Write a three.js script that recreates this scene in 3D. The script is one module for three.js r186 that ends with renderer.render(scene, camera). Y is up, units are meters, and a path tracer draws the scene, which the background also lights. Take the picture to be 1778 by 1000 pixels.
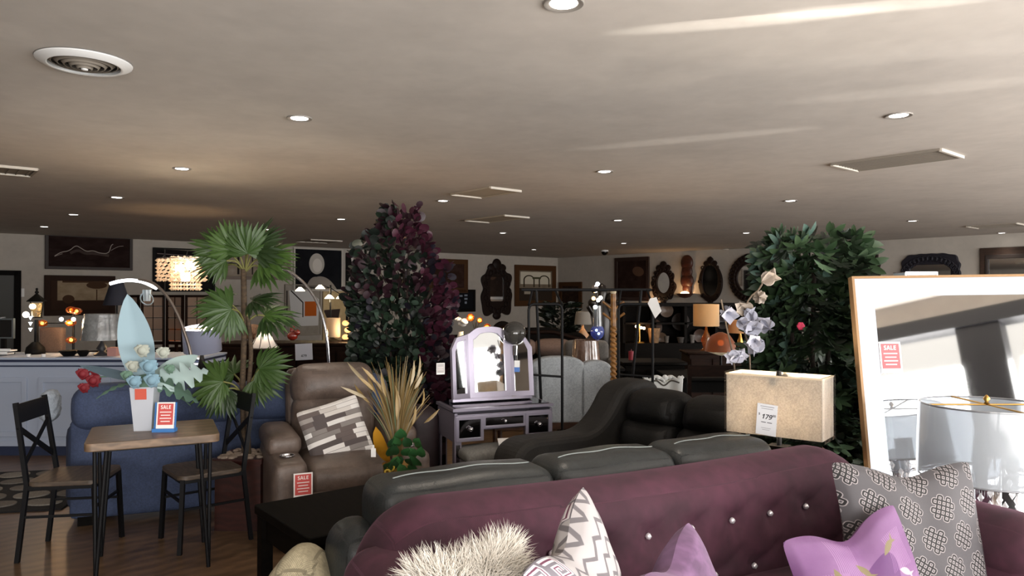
import * as THREE from 'three';
import { mergeGeometries, mergeVertices, toCreasedNormals } from 'three/addons/utils/BufferGeometryUtils.js';
import { RectAreaLightUniformsLib } from 'three/addons/lights/RectAreaLightUniformsLib.js';

// ---------------------------------------------------------------- camera, sky, large lights, exposure
const F = 1270, CAM = 1.55, HOR = 511, CEIL = 3.0;          // focal length in pixels, eye height, horizon row, ceiling height
const rad = (a) => a * Math.PI / 180;
const scene = new THREE.Scene();
const camera = new THREE.PerspectiveCamera(2 * Math.atan(500 / F) * 180 / Math.PI, 1.778, 0.05, 200);
camera.position.set(0, CAM, 0);
camera.rotation.x = Math.atan((HOR - 500) / F);
const renderer = new THREE.WebGLRenderer();
renderer.toneMapping = THREE.LinearToneMapping;
renderer.toneMappingExposure = 1.0;
renderer.shadowMap.enabled = true;
RectAreaLightUniformsLib.init();
scene.background = new THREE.Color().setRGB(1.0, 0.955, 0.88);
scene.backgroundIntensity = 1.0;

// room frame: u runs along the window wall, v runs away from it
const TH = 40.35 * Math.PI / 180, CT = Math.cos(TH), ST = Math.sin(TH);
const UMIN = -9, UMAX = 20.3, VMIN = -3.0, VMAX = 21.07;
const R = (u, y, v) => new THREE.Vector3(CT * u - ST * v, y, -ST * u - CT * v);
// daylight through the six shop windows: one soft area light just inside each pane
const WIN_W = 3.55, WIN_N = 6, WIN_U0 = -5.05, SILL = 0.25, HEAD = 2.62;
const winU = (i) => WIN_U0 + 2.0 + i * 3.95;
for (let i = 0; i < WIN_N; i++) {
  const l = new THREE.RectAreaLight(new THREE.Color().setRGB(1.0, 0.98, 0.96), 14.5, WIN_W, HEAD - SILL);
  l.name = 'window_daylight';
  l.position.copy(R(winU(i), (HEAD + SILL) / 2, VMIN + 0.12));
  l.rotation.order = 'YXZ'; l.rotation.set(rad(38), TH, 0);  // shines along its -z, into the room and upward: most of this light is thrown up by the sunlit pavement
  scene.add(l);
}

// ---------------------------------------------------------------- helpers
const V3 = (x, y, z) => new THREE.Vector3(x, y, z);
function rng(seed) { let s = seed | 0; return () => { s = (s + 0x6d2b79f5) | 0; let t = Math.imul(s ^ (s >>> 15), 1 | s); t = (t + Math.imul(t ^ (t >>> 7), 61 | t)) ^ t; return ((t ^ (t >>> 14)) >>> 0) / 4294967296; }; }
const X = (px, d) => (px - 889) / F * d;
const Y = (py, d) => CAM - (py - HOR) / F * d;
const P = (px, py, d) => V3(X(px, d), Y(py, d), -d);
const used = new Map();
function numbered(n) { const k = used.get(n) || 0; used.set(n, k + 1); return k ? n + '_' + String(k).padStart(3, '0') : n; }
function meta(o, label, category, group, kind) { if (label) o.userData.label = label; if (category) o.userData.category = category; if (group) o.userData.group = group; if (kind) o.userData.kind = kind; return o; }
function boxUV(g) {
  const p = g.attributes.position, n = g.attributes.normal, uv = new Float32Array(p.count * 2);
  for (let i = 0; i < p.count; i++) {
    const a = Math.abs(n.getX(i)), b = Math.abs(n.getY(i)), c = Math.abs(n.getZ(i));
    if (b >= a && b >= c) { uv[2 * i] = p.getX(i); uv[2 * i + 1] = p.getZ(i); }
    else if (a >= c) { uv[2 * i] = p.getZ(i); uv[2 * i + 1] = p.getY(i); }
    else { uv[2 * i] = p.getX(i); uv[2 * i + 1] = p.getY(i); }
  }
  g.setAttribute('uv', new THREE.BufferAttribute(uv, 2)); return g;
}
function clean(g) {
  g = g.index ? g.toNonIndexed() : g;
  for (const k of Object.keys(g.attributes)) if (!['position', 'normal', 'uv'].includes(k)) g.deleteAttribute(k);
  if (!g.attributes.normal) g.computeVertexNormals();
  if (!g.attributes.uv) boxUV(g);
  return g;
}
function join(list) { const a = (Array.isArray(list) ? list.flat(9) : [list]); return a.length === 1 ? a[0] : mergeGeometries(a.map(clean)); }
function mesh(name, geo, mat, parent, keepUV) {
  const g = join(geo); if (!g.attributes.normal) g.computeVertexNormals();
  if (!keepUV) boxUV(g.index ? g : g);
  const m = new THREE.Mesh(g, mat); m.name = parent ? name : numbered(name); m.castShadow = m.receiveShadow = true;
  (parent || scene).add(m); return m;
}
function thing(name, label, category, pos = [0, 0, 0], turn = 0, group) {
  const o = new THREE.Group(); o.name = numbered(name); scene.add(o);
  Array.isArray(pos) ? o.position.set(...pos) : o.position.copy(pos); o.rotation.y = turn; return meta(o, label, category, group);
}
function one(name, geo, mat, label, category, pos = [0, 0, 0], turn = 0, group, keepUV) {
  const m = mesh(name, geo, mat, null, keepUV); Array.isArray(pos) ? m.position.set(...pos) : m.position.copy(pos); m.rotation.y = turn; return meta(m, label, category, group);
}
function struct(name, geo, mat, pos, turn = 0, label) { const m = mesh(name, geo, mat); if (pos) Array.isArray(pos) ? m.position.set(...pos) : m.position.copy(pos); m.rotation.y = turn; m.userData.kind = 'structure'; if (label) m.userData.label = label; return m; }
function at(g, x = 0, y = 0, z = 0, rx = 0, ry = 0, rz = 0) { const m = new THREE.Matrix4().makeRotationFromEuler(new THREE.Euler(rx, ry, rz)); m.setPosition(x, y, z); return g.applyMatrix4(m); }
const box = (w, h, d, x = 0, y = 0, z = 0, rx = 0, ry = 0, rz = 0) => at(new THREE.BoxGeometry(w, h, d), x, y, z, rx, ry, rz);
const cyl = (r1, r2, h, x = 0, y = 0, z = 0, n = 20, rx = 0, ry = 0, rz = 0, open = false) => at(new THREE.CylinderGeometry(r1, r2, h, n, 1, open), x, y, z, rx, ry, rz);
const ball = (r, x = 0, y = 0, z = 0, sx = 1, sy = 1, sz = 1, n = 16) => at(new THREE.SphereGeometry(r, n, Math.max(6, n >> 1)).scale(sx, sy, sz), x, y, z);
const torus = (r, t, x = 0, y = 0, z = 0, rx = 0, ry = 0, rz = 0, n = 28, k = 8, arc = Math.PI * 2) => at(new THREE.TorusGeometry(r, t, k, n, arc), x, y, z, rx, ry, rz);
const lathe = (pts, n = 28, x = 0, y = 0, z = 0) => at(new THREE.LatheGeometry(pts.map(([a, b]) => new THREE.Vector2(a, b)), n), x, y, z);
const tube = (pts, r, seg = 24, k = 8, closed = false) => new THREE.TubeGeometry(new THREE.CatmullRomCurve3(pts.map((p) => Array.isArray(p) ? V3(...p) : p), closed, 'catmullrom', 0.5), seg, r, k, closed);
function bar(a, b, r, k = 8, r2 = r) {                       // a straight round bar between two points
  a = Array.isArray(a) ? V3(...a) : a; b = Array.isArray(b) ? V3(...b) : b; const dir = b.clone().sub(a), l = dir.length();
  const g = new THREE.CylinderGeometry(r2, r, l, k); const q = new THREE.Quaternion().setFromUnitVectors(V3(0, 1, 0), dir.normalize());
  return g.applyQuaternion(q).translate((a.x + b.x) / 2, (a.y + b.y) / 2, (a.z + b.z) / 2);
}
function sbar(a, b, w, t) {                                  // a straight square bar
  a = Array.isArray(a) ? V3(...a) : a; b = Array.isArray(b) ? V3(...b) : b; const dir = b.clone().sub(a), l = dir.length();
  const g = new THREE.BoxGeometry(w, l, t ?? w); const q = new THREE.Quaternion().setFromUnitVectors(V3(0, 1, 0), dir.normalize());
  return g.applyQuaternion(q).translate((a.x + b.x) / 2, (a.y + b.y) / 2, (a.z + b.z) / 2);
}
function extrude(pts, depth, bevel = 0, holes = [], curve = 12) {
  const s = pts instanceof THREE.Shape ? pts : new THREE.Shape(pts.map(([a, b]) => new THREE.Vector2(a, b)));
  for (const h of holes) s.holes.push(h instanceof THREE.Path ? h : new THREE.Path(h.map(([a, b]) => new THREE.Vector2(a, b))));
  return new THREE.ExtrudeGeometry(s, { depth, bevelEnabled: bevel > 0, bevelThickness: bevel, bevelSize: bevel, bevelSegments: 3, curveSegments: curve });
}
function rrect(w, h, r) { const s = new THREE.Shape(), x = -w / 2, y = -h / 2; s.moveTo(x + r, y); s.lineTo(x + w - r, y); s.absarc(x + w - r, y + r, r, -Math.PI / 2, 0); s.lineTo(x + w, y + h - r); s.absarc(x + w - r, y + h - r, r, 0, Math.PI / 2); s.lineTo(x + r, y + h); s.absarc(x + r, y + h - r, r, Math.PI / 2, Math.PI); s.lineTo(x, y + r); s.absarc(x + r, y + r, r, Math.PI, Math.PI * 1.5); return s; }
// rounded, optionally bulging box: fn may move each vertex afterwards
function soft(w, h, d, r, { puff = [0, 0, 0], seg = [14, 10, 8], fn } = {}, x = 0, y = 0, z = 0, rx = 0, ry = 0, rz = 0) {
  let g = new THREE.BoxGeometry(w, h, d, ...seg); g.deleteAttribute('uv'); g.deleteAttribute('normal');
  g = mergeVertices(g, 1e-5); const p = g.attributes.position, v = V3(0, 0, 0), q = V3(0, 0, 0);
  const hw = w / 2, hh = h / 2, hd = d / 2, rr = Math.min(r, hw, hh, hd), cl = (a, m) => Math.max(-m, Math.min(m, a));
  // pull grid lines toward the edges so that the rounding is well sampled
  const ease = (a, m) => { const t = a / m, s = Math.sign(t) * (1 - Math.pow(Math.max(0, 1 - Math.abs(t)), 1.5)); return (0.55 * s + 0.45 * t) * m; };
  for (let i = 0; i < p.count; i++) {
    v.set(ease(p.getX(i), hw), ease(p.getY(i), hh), ease(p.getZ(i), hd));
    q.set(cl(v.x, hw - rr), cl(v.y, hh - rr), cl(v.z, hd - rr));
    const e = v.clone().sub(q); if (e.lengthSq() > 1e-12) { const k = Math.max(Math.abs(e.x), Math.abs(e.y), Math.abs(e.z)); e.normalize().multiplyScalar(k); }
    v.copy(q).add(e);
    const a = v.x / hw, b = v.y / hh, c = v.z / hd, A = Math.max(0, 1 - a * a), B = Math.max(0, 1 - b * b), C = Math.max(0, 1 - c * c);
    v.x += puff[0] * a * B * C; v.y += puff[1] * b * A * C; v.z += puff[2] * c * A * B;
    if (fn) fn(v, a, b, c);
    p.setXYZ(i, v.x, v.y, v.z);
  }
  g.computeVertexNormals();
  return at(g, x, y, z, rx, ry, rz);
}
// throw pillow, knife edge, pointed corners, optional chop in the top edge; uv 0..1 over each face
function pillowGeo(w, h, t, { chop = 0, pinch = 0.09, n = 30, wrinkle = 0.006, seed = 1, edge = 0.5 } = {}) {
  const rr = rng(seed), ph = [rr() * 6, rr() * 6, rr() * 6]; const out = [];
  for (const side of [1, -1]) {
    const pos = [], uv = [], idx = [];
    for (let j = 0; j <= n; j++) for (let i = 0; i <= n; i++) {
      const a = i / n * 2 - 1, b = j / n * 2 - 1, A = 1 - a * a, B = 1 - b * b;
      const cr = 1 - 0.05 * Math.pow(a * b, 8); let x = a * w / 2 * (1 - pinch * B) * cr, y = b * h / 2 * (1 - pinch * A) * cr;
      const th = Math.pow(Math.max(0, A * B), edge);
      y -= chop * Math.exp(-(a * a) / 0.14) * (b + 1) / 2 * (0.3 + 0.7 * (b + 1) / 2);
      let z = side * t / 2 * th * (1 - 0.3 * (chop > 0 ? Math.exp(-(a * a) / 0.05) * Math.max(0, b) : 0));
      z += wrinkle * th * Math.sin(a * 7 + ph[0] + b * 3) * Math.sin(b * 6 + ph[1] - a * 2);
      pos.push(x, y, z); uv.push(side > 0 ? i / n : 1 - i / n, j / n);
    }
    for (let j = 0; j < n; j++) for (let i = 0; i < n; i++) { const k = j * (n + 1) + i; side > 0 ? idx.push(k, k + 1, k + n + 2, k, k + n + 2, k + n + 1) : idx.push(k, k + n + 2, k + 1, k, k + n + 1, k + n + 2); }
    const g = new THREE.BufferGeometry(); g.setAttribute('position', new THREE.Float32BufferAttribute(pos, 3)); g.setAttribute('uv', new THREE.Float32BufferAttribute(uv, 2)); g.setIndex(idx); g.computeVertexNormals(); out.push(g);
  }
  return join(out);
}
// ---------------------------------------------------------------- textures
function noise2(seed, period) { const r = rng(seed), t = Array.from({ length: period * period }, () => r()); const g = (x, y) => t[((y % period + period) % period) * period + ((x % period + period) % period)]; return (x, y) => { const i = Math.floor(x), j = Math.floor(y), a = x - i, b = y - j, s = a * a * (3 - 2 * a), q = b * b * (3 - 2 * b); return (g(i, j) * (1 - s) + g(i + 1, j) * s) * (1 - q) + (g(i, j + 1) * (1 - s) + g(i + 1, j + 1) * s) * q; }; }
function fbm(seed, base, oct) { const ns = Array.from({ length: oct }, (_, i) => noise2(seed + i * 17, base << i)); return (u, v) => { let s = 0, a = 0.5, t = 0; for (let i = 0; i < oct; i++) { s += a * ns[i](u * (base << i), v * (base << i)); t += a; a *= 0.5; } return s / t; }; }
function dtex(size, fn, srgb, rep = 1, repY = rep) {
  const d = new Uint8Array(size * size * 4);
  for (let j = 0; j < size; j++) for (let i = 0; i < size; i++) { const c = fn(i / size, j / size), k = (j * size + i) * 4; for (let q = 0; q < 3; q++) d[k + q] = Math.max(0, Math.min(255, 255 * (Array.isArray(c) ? c[q] : c))); d[k + 3] = 255; }
  const t = new THREE.DataTexture(d, size, size); t.magFilter = THREE.LinearFilter; t.minFilter = THREE.LinearMipmapLinearFilter; t.generateMipmaps = true; t.wrapS = t.wrapT = THREE.RepeatWrapping; t.repeat.set(rep, repY); if (srgb) t.colorSpace = THREE.SRGBColorSpace; t.needsUpdate = true; return t;
}
function ctex(w, h, draw) { const c = document.createElement('canvas'); c.width = w; c.height = h; const g = c.getContext('2d'); draw(g, w, h); const t = new THREE.CanvasTexture(c); t.colorSpace = THREE.SRGBColorSpace; t.wrapS = t.wrapT = THREE.ClampToEdgeWrapping; return t; }
const clone = (t, r, r2 = r) => { const c = t.clone(); c.repeat.set(r, r2); c.needsUpdate = true; return c; };
const fA = fbm(3, 8, 5), fB = fbm(11, 4, 4), fC = fbm(23, 32, 3);
const T = {
  weave: dtex(256, (u, v) => 0.5 + 0.25 * Math.sin(u * 2 * Math.PI * 32) * Math.sin(v * 2 * Math.PI * 32) + 0.25 * (fC(u, v) - 0.5), false, 5),
  weaveMap: dtex(256, (u, v) => { const a = 0.82 + 0.12 * Math.sin(u * 2 * Math.PI * 32) * Math.sin(v * 2 * Math.PI * 32) + 0.2 * (fC(u, v) - 0.5) + 0.12 * (fB(u, v) - 0.5); return [a, a, a]; }, true, 4),
  leather: dtex(256, (u, v) => { const a = fC(u, v); return 0.5 + 0.9 * (Math.abs(a - 0.5)) + 0.3 * (fA(u, v) - 0.5); }, false, 4),
  leatherMap: dtex(256, (u, v) => { const a = 0.8 + 0.3 * (fA(u, v) - 0.5) + 0.14 * (fC(u, v) - 0.5); return [a, a, a]; }, true, 1.5),
  velvet: dtex(512, (u, v) => { const a = 0.8 + 0.55 * (fB(u, v) - 0.5) + 0.18 * (fC(u, v) - 0.5); return [a, a * 0.98, a]; }, true, 1),
  plaster: dtex(256, (u, v) => 0.5 + 0.6 * (fC(u, v) - 0.5) + 0.3 * (fA(u, v) - 0.5), false, 0.6),
  plasterMap: dtex(256, (u, v) => { const a = 0.93 + 0.08 * (fA(u, v) - 0.5) + 0.04 * (fC(u, v) - 0.5); return [a, a, a]; }, true, 0.33),
  wood: dtex(512, (u, v) => { const w = fB(u, v) * 0.6; const a = 0.74 + 0.3 * (fbm1(u * 1, v) - 0.5) + 0.12 * Math.sin((v * 20 + w * 6) * 2 * Math.PI) * 0.5 + 0.1 * (fC(u, v) - 0.5); return [a, a * 0.97, a * 0.93]; }, true, 1),
  speckle: dtex(256, (u, v) => { const a = 0.75 + 0.5 * (fC(u, v) - 0.5); return [a, a, a]; }, true, 3),
  wrap: dtex(256, (u, v) => { const s = Math.abs(fB(u * 1, v) * 2 - 1); return 0.5 + 0.5 * (1 - s) * fA(u, v); }, false, 2),
};
function fbm1(u, v) { return fA(u, (v * 4) % 1); }
const lin = (r, g, b) => new THREE.Color().setRGB(r, g, b);
function mat(c, o = {}) { const m = new THREE.MeshPhysicalMaterial({ roughness: 0.7, metalness: 0, ...o }); if (c instanceof THREE.Color) m.color.copy(c); else m.color.set(c); if (o.bumpMap && o.bumpScale === undefined) m.bumpScale = 0.002; return m; }
const glow = (r, g, b, k) => { const m = new THREE.MeshStandardMaterial({ color: 0x111111, roughness: 0.6 }); m.emissive.setRGB(r, g, b); m.emissiveIntensity = k; return m; };
const WARM = [1.0, 0.62, 0.3], NEUT = [1.0, 0.86, 0.68], COOL = [0.85, 0.92, 1.0];
const M = {
  ceiling: mat(lin(0.61, 0.56, 0.505), { roughness: 0.9, map: T.plasterMap, bumpMap: T.plaster, bumpScale: 0.0015 }),
  wall: mat(lin(0.52, 0.475, 0.42), { roughness: 0.92, map: T.plasterMap, bumpMap: T.plaster, bumpScale: 0.002 }),
  floor: mat(lin(0.27, 0.17, 0.10), { roughness: 0.32, map: clone(T.wood, 0.5), bumpMap: clone(T.plaster, 0.5), bumpScale: 0.0001 }),
  black: mat('#0e0d0c', { roughness: 0.55, specularIntensity: 0.2 }), blackMetal: mat('#0f0f11', { roughness: 0.5, specularIntensity: 0.4 }),
  blackWood: mat('#14110f', { roughness: 0.6, map: T.wood, specularIntensity: 0.12 }), darkWood: mat('#291a14', { roughness: 0.6, map: T.wood, specularIntensity: 0.15 }), redWood: mat('#4a2019', { roughness: 0.4, map: T.wood }), brownWood: mat('#5b3a24', { roughness: 0.5, map: T.wood }),
  chrome: mat('#d0d0d4', { roughness: 0.12, metalness: 1 }), brass: mat('#b08a4a', { roughness: 0.3, metalness: 1 }),
  white: mat('#e4e4e2', { roughness: 0.5 }), paper: mat('#e9e8e6', { roughness: 0.8 }),
  mirror: mat('#f2f2f2', { roughness: 0.03, metalness: 1 }), darkGlass: mat('#0c0c0e', { roughness: 0.06, metalness: 0.2 }),
  glass: mat('#ffffff', { roughness: 0.03, transmission: 1, thickness: 0, ior: 1.45 }),
  amberGlass: mat('#d98a3a', { roughness: 0.08, transmission: 0.85, thickness: 0, ior: 1.45 }),
  bulbWarm: glow(...WARM, 14), bulbNeutral: glow(...NEUT, 12), bulbCool: glow(...COOL, 10), bulbDim: glow(1, 0.5, 0.2, 5),
  down: glow(1.0, 0.96, 0.9, 9),
};
const lamp = (x, y, z, col, k, parent = scene, r = 1) => { const l = new THREE.PointLight(lin(...col), k * 0.42, 0, 2); l.position.set(x, y, z); l.castShadow = true; l.shadow.radius = r; l.name = 'lamp_light'; parent.add(l); return l; };
// ---------------------------------------------------------------- the shell
const UL = UMAX - UMIN, VL = VMAX - VMIN, UC = (UMAX + UMIN) / 2, VC = (VMAX + VMIN) / 2;
struct('floor', box(UL + 0.6, 0.2, VL + 0.6, 0, -0.1, 0), M.floor, R(UC, 0, VC), TH);
struct('ceiling', box(UL + 0.6, 0.2, VL + 0.6, 0, 0.1, 0), M.ceiling, R(UC, CEIL, VC), TH);
struct('wall_left', box(UL + 0.6, CEIL, 0.2, 0, CEIL / 2, -0.1), M.wall, R(UC, 0, VMAX), TH);
struct('wall_right', box(0.2, CEIL, VL, 0.1, CEIL / 2, 0), M.wall, R(UMAX, 0, VC), TH);
struct('wall_rear', box(0.2, CEIL, VL, -0.1, CEIL / 2, 0), M.wall, R(UMIN, 0, VC), TH);
{ // window wall behind the camera: sill, header, mullions and panes
  const blackFrame = mat('#17171b', { roughness: 0.4 });
  struct('wall_front', [box(UL, SILL, 0.2, 0, SILL / 2, 0.1), box(UL, CEIL - HEAD - 0.16, 0.2, 0, (CEIL + HEAD + 0.16) / 2, 0.1)], M.wall, R(UC, 0, VMIN), TH);
  struct('trim_1', box(UL, 0.16, 0.26, 0, HEAD + 0.08, 0.09), blackFrame, R(UC, 0, VMIN), TH);
  for (let i = 0; i < WIN_N; i++) {
    const w = new THREE.Group(); w.name = 'window_' + (i + 1); w.userData.kind = 'structure'; scene.add(w); w.position.copy(R(winU(i), 0, VMIN)); w.rotation.y = TH;
    for (const s of [-1, 1]) mesh('mullion', box(0.2, HEAD - SILL, 0.2, s * (WIN_W / 2 + 0.1), (HEAD + SILL) / 2, 0.1), blackFrame, w);
    mesh('bottom_rail', box(WIN_W, 0.07, 0.12, 0, SILL + 0.035, 0.1), blackFrame, w);
    mesh('window_pane', box(WIN_W, HEAD - SILL - 0.07, 0.008, 0, (HEAD + SILL + 0.07) / 2, 0.12), M.glass, w);
  }
  const endL = UMIN, a = winU(0) - WIN_W / 2 - 0.2, b = winU(WIN_N - 1) + WIN_W / 2 + 0.2;
  if (UMAX - b > 0.05) struct('wall_front_end', box(UMAX - b, CEIL, 0.2, 0, CEIL / 2, 0.1), M.wall, R((UMAX + b) / 2, 0, VMIN), TH);
  if (a - endL > 0.05) struct('wall_front_corner', box(a - endL, CEIL, 0.2, 0, CEIL / 2, 0.1), M.wall, R((a + endL) / 2, 0, VMIN), TH);
  struct('pavement', box(60, 0.1, 14, 0, -0.12, 7.3), mat(lin(0.5, 0.48, 0.44), { roughness: 0.95, map: T.speckle }), R(UC, 0, VMIN), TH, 'pale concrete pavement outside the shop windows');
}
// a point on one of the two far walls that shows at a pixel
function onWall(w, px, py) {
  const k = (px - 889) / F, d = w === 'A' ? VMAX / (CT - ST * k) : UMAX / (ST + CT * k), x = k * d;
  const u = CT * x + ST * d, v = -ST * x + CT * d;
  return { u, v, d, y: Y(py, d) };
}
// a group flat against a far wall, covering a pixel rectangle; +z points into the room
function wallThing(w, name, label, category, x0, x1, y0, y1, group) {
  const a = onWall(w, x0, (y0 + y1) / 2), b = onWall(w, x1, (y0 + y1) / 2), cu = (a.u + b.u) / 2, cv = (a.v + b.v) / 2;
  const k = (x0 + x1) / 2, m = onWall(w, k, 0), W = Math.hypot(a.u - b.u, a.v - b.v), H = (y1 - y0) / F * m.d, y = Y((y0 + y1) / 2, m.d);
  const pos = w === 'A' ? R(cu, y, VMAX) : R(UMAX, y, cv);
  const g = thing(name, label, category, pos, w === 'A' ? TH : TH - Math.PI / 2, group);
  return { g, W, H };
}
// skirting boards
struct('baseboard_left', box(UL, 0.12, 0.03, 0, 0.06, 0.015), M.darkWood, R(UC, 0, VMAX), TH);
struct('baseboard_right', box(VL, 0.12, 0.03, 0, 0.06, 0.015), M.darkWood, R(UMAX, 0, VC), TH - Math.PI / 2);
{ // dark doorway at the far left of the left wall
  const a = onWall('A', -60, 480), b = onWall('A', 30, 480), W = Math.abs(b.u - a.u), H = 2.0;
  const g = new THREE.Group(); g.name = 'door_1'; g.userData.kind = 'structure'; g.userData.label = 'dark olive door in a dark frame on the left wall'; scene.add(g);
  g.position.copy(R((a.u + b.u) / 2, 0, VMAX)); g.rotation.y = TH;
  mesh('door_leaf', box(W - 0.1, H, 0.04, 0, H / 2, 0.03), mat('#23241e', { roughness: 0.5 }), g);
  mesh('door_frame', [box(0.14, H + 0.12, 0.09, -W / 2, (H + 0.12) / 2, 0.045), box(0.14, H + 0.12, 0.09, W / 2, (H + 0.12) / 2, 0.045), box(W, 0.12, 0.09, 0, H + 0.06, 0.045)], M.blackWood, g);
  mesh('door_handle', [cyl(0.02, 0.02, 0.06, W / 2 - 0.25, 1.0, 0.07, 10, Math.PI / 2), box(0.13, 0.03, 0.02, W / 2 - 0.3, 1.0, 0.1)], M.chrome, g);
  const s = one('light_switch', [box(0.12, 0.2, 0.02, 0, 0, 0.01), box(0.04, 0.08, 0.02, 0, 0, 0.025)], M.white, 'white light switch plate beside the dark door', 'switch', (() => { const q = onWall('A', 37, 508); return R(q.u, q.y, VMAX); })(), TH);
}
// ---------------------------------------------------------------- recessed ceiling lights
const LIGHTS = [[979, 3], [519, 204], [1562, 199], [315, 292], [1050, 297], [202, 342], [769, 348], [1373, 348], [127, 372], [592, 380], [1073, 382], [1585, 383], [76, 393], [467, 398], [873, 404], [1296, 404], [1740, 404], [372, 412], [1083, 422], [610, 428], [927, 433], [1254, 434], [804, 441]];
const LNAME = ['nearest ceiling downlight cut by the top edge of the photo', 'large ceiling downlight left of centre beyond the round vent', 'large downlight on the bright right part of the ceiling', 'ceiling downlight between the round vent and the palm', 'ceiling downlight above the twisted coat stand, nearest of its row', 'third downlight from the left, above the reclining figure picture', 'ceiling downlight above and right of the burgundy tree', 'ceiling downlight above the leafy green tree', 'second downlight from the left, above the dark picture', 'ceiling downlight left of the burgundy tree top', 'middle downlight of the column above the coat stand', 'ceiling downlight above the lit mirror, left of the square vent', 'leftmost ceiling downlight above the dark door', 'ceiling downlight above the palm crown', 'ceiling downlight above the carved frame mirror', 'ceiling downlight just left of the leafy green tree top', 'rightmost ceiling downlight below the square vent', 'ceiling downlight behind the palm crown', 'farthest downlight of the column above the coat stand', 'ceiling downlight behind the left edge of the burgundy tree', 'ceiling downlight above the arches painting', 'ceiling downlight above the oval mirror', 'ceiling downlight above the wall right of the burgundy tree'];
{
  const trim = mat('#8d8780', { roughness: 0.5 });
  const ringG = lathe([[0.072, 0.0], [0.074, -0.006], [0.098, -0.012], [0.102, -0.008], [0.102, 0.0]], 32), canG = lathe([[0.072, -0.002], [0.072, 0.001], [0.0, 0.001]], 32), discG = cyl(0.069, 0.069, 0.006, 0, -0.004, 0, 32);
  LIGHTS.forEach(([px, py], i) => {
    const d = (CEIL - CAM) * F / (HOR - py), t = thing('ceiling_downlight', LNAME[i], 'downlight', [X(px, d), CEIL, -d], 0, 'recessed ceiling downlights');
    const a = new THREE.Mesh(ringG, trim); a.name = 'trim_ring'; t.add(a); const b = new THREE.Mesh(discG, M.down); b.name = 'lens'; t.add(b);
    const s = new THREE.SpotLight(lin(1, 0.86, 0.7), 5, 0, rad(52), 0.8, 2); s.position.set(0, -0.02, 0); s.target.position.set(0, -1, 0); s.castShadow = true; s.shadow.radius = 3; s.name = 'downlight_beam'; t.add(s); t.add(s.target);
  });
}
{ // round diffuser
  const d = 4.54, t = thing('round_air_vent', 'round white ceiling air diffuser with concentric rings', 'vent', [X(145, d), CEIL, -d]);
  mesh('rim', lathe([[0.2, -0.03], [0.215, -0.035], [0.265, -0.012], [0.27, 0], [0.2, 0]], 48), M.white, t);
  mesh('backing', cyl(0.2, 0.2, 0.004, 0, -0.003, 0, 40), mat('#2a2723', { roughness: 0.9 }), t);
  for (let k = 0; k < 5; k++) mesh('ring', lathe([[0.035 + k * 0.036, -0.018 - 0.008 * (4 - k)], [0.04 + k * 0.036, -0.02 - 0.008 * (4 - k)], [0.062 + k * 0.036, -0.006], [0.058 + k * 0.036, -0.004]], 48), mat('#7d756a', { roughness: 0.7 }), t);
  mesh('hub', lathe([[0, -0.058], [0.018, -0.055], [0.022, -0.04], [0, -0.03]], 24), M.white, t);
}
function vent(px, py, lu, lv, label, slats) {
  const d = (CEIL - CAM) * F / (HOR - py), t = thing('ceiling_vent', label, 'vent', [X(px, d), CEIL, -d], TH, 'rectangular ceiling vents');
  const vm = mat(slats ? '#8f877c' : '#b5a997', { roughness: 0.85, specularIntensity: 0.3 }), vf = mat('#c9c2b6', { roughness: 0.6 });
  mesh('panel', box(lu - 0.04, 0.01, lv - 0.04, 0, -0.005, 0), vm, t);
  for (const s of [-1, 1]) { mesh('frame_side', box(0.03, 0.022, lv, s * lu / 2, -0.011, 0), vm, t); mesh('frame_end', box(lu, 0.03, 0.03, 0, -0.015, s * lv / 2), vf, t); }
  for (let k = 0; k < slats; k++) mesh('slat', box(0.012, 0.012, lv - 0.06, -lu / 2 + 0.05 + k * (lu - 0.1) / Math.max(1, slats - 1), -0.014, 0), vm, t);
}
vent(1556, 277, 0.62, 1.1, 'large rectangular return air grille on the right of the ceiling', 9);
vent(4, 293, 0.6, 0.6, 'ceiling vent cut off by the left edge of the photo', 6);
vent(843, 333, 0.55, 0.9, 'slim ceiling vent, nearer of the two behind the burgundy tree top', 0);
vent(862, 379, 0.6, 1.2, 'ceiling vent farther back above the carved frame mirror', 0);
vent(1731, 391, 0.7, 0.9, 'ceiling vent just behind the rightmost downlight', 5);
vent(554, 418, 0.9, 0.9, 'small dark ceiling vent above the portrait picture', 5);
vent(1292, 431, 0.9, 0.9, 'small dark ceiling vent beside the leafy green tree', 5);
{ const d = 24, t = thing('security_camera', 'small dark dome security camera near the wall corner', 'camera', [X(1050, d), CEIL, -d]); mesh('mount', cyl(0.12, 0.13, 0.05, 0, -0.025, 0, 20), M.white, t); mesh('dome', ball(0.11, 0, -0.06, 0), M.darkGlass, t); }
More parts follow.
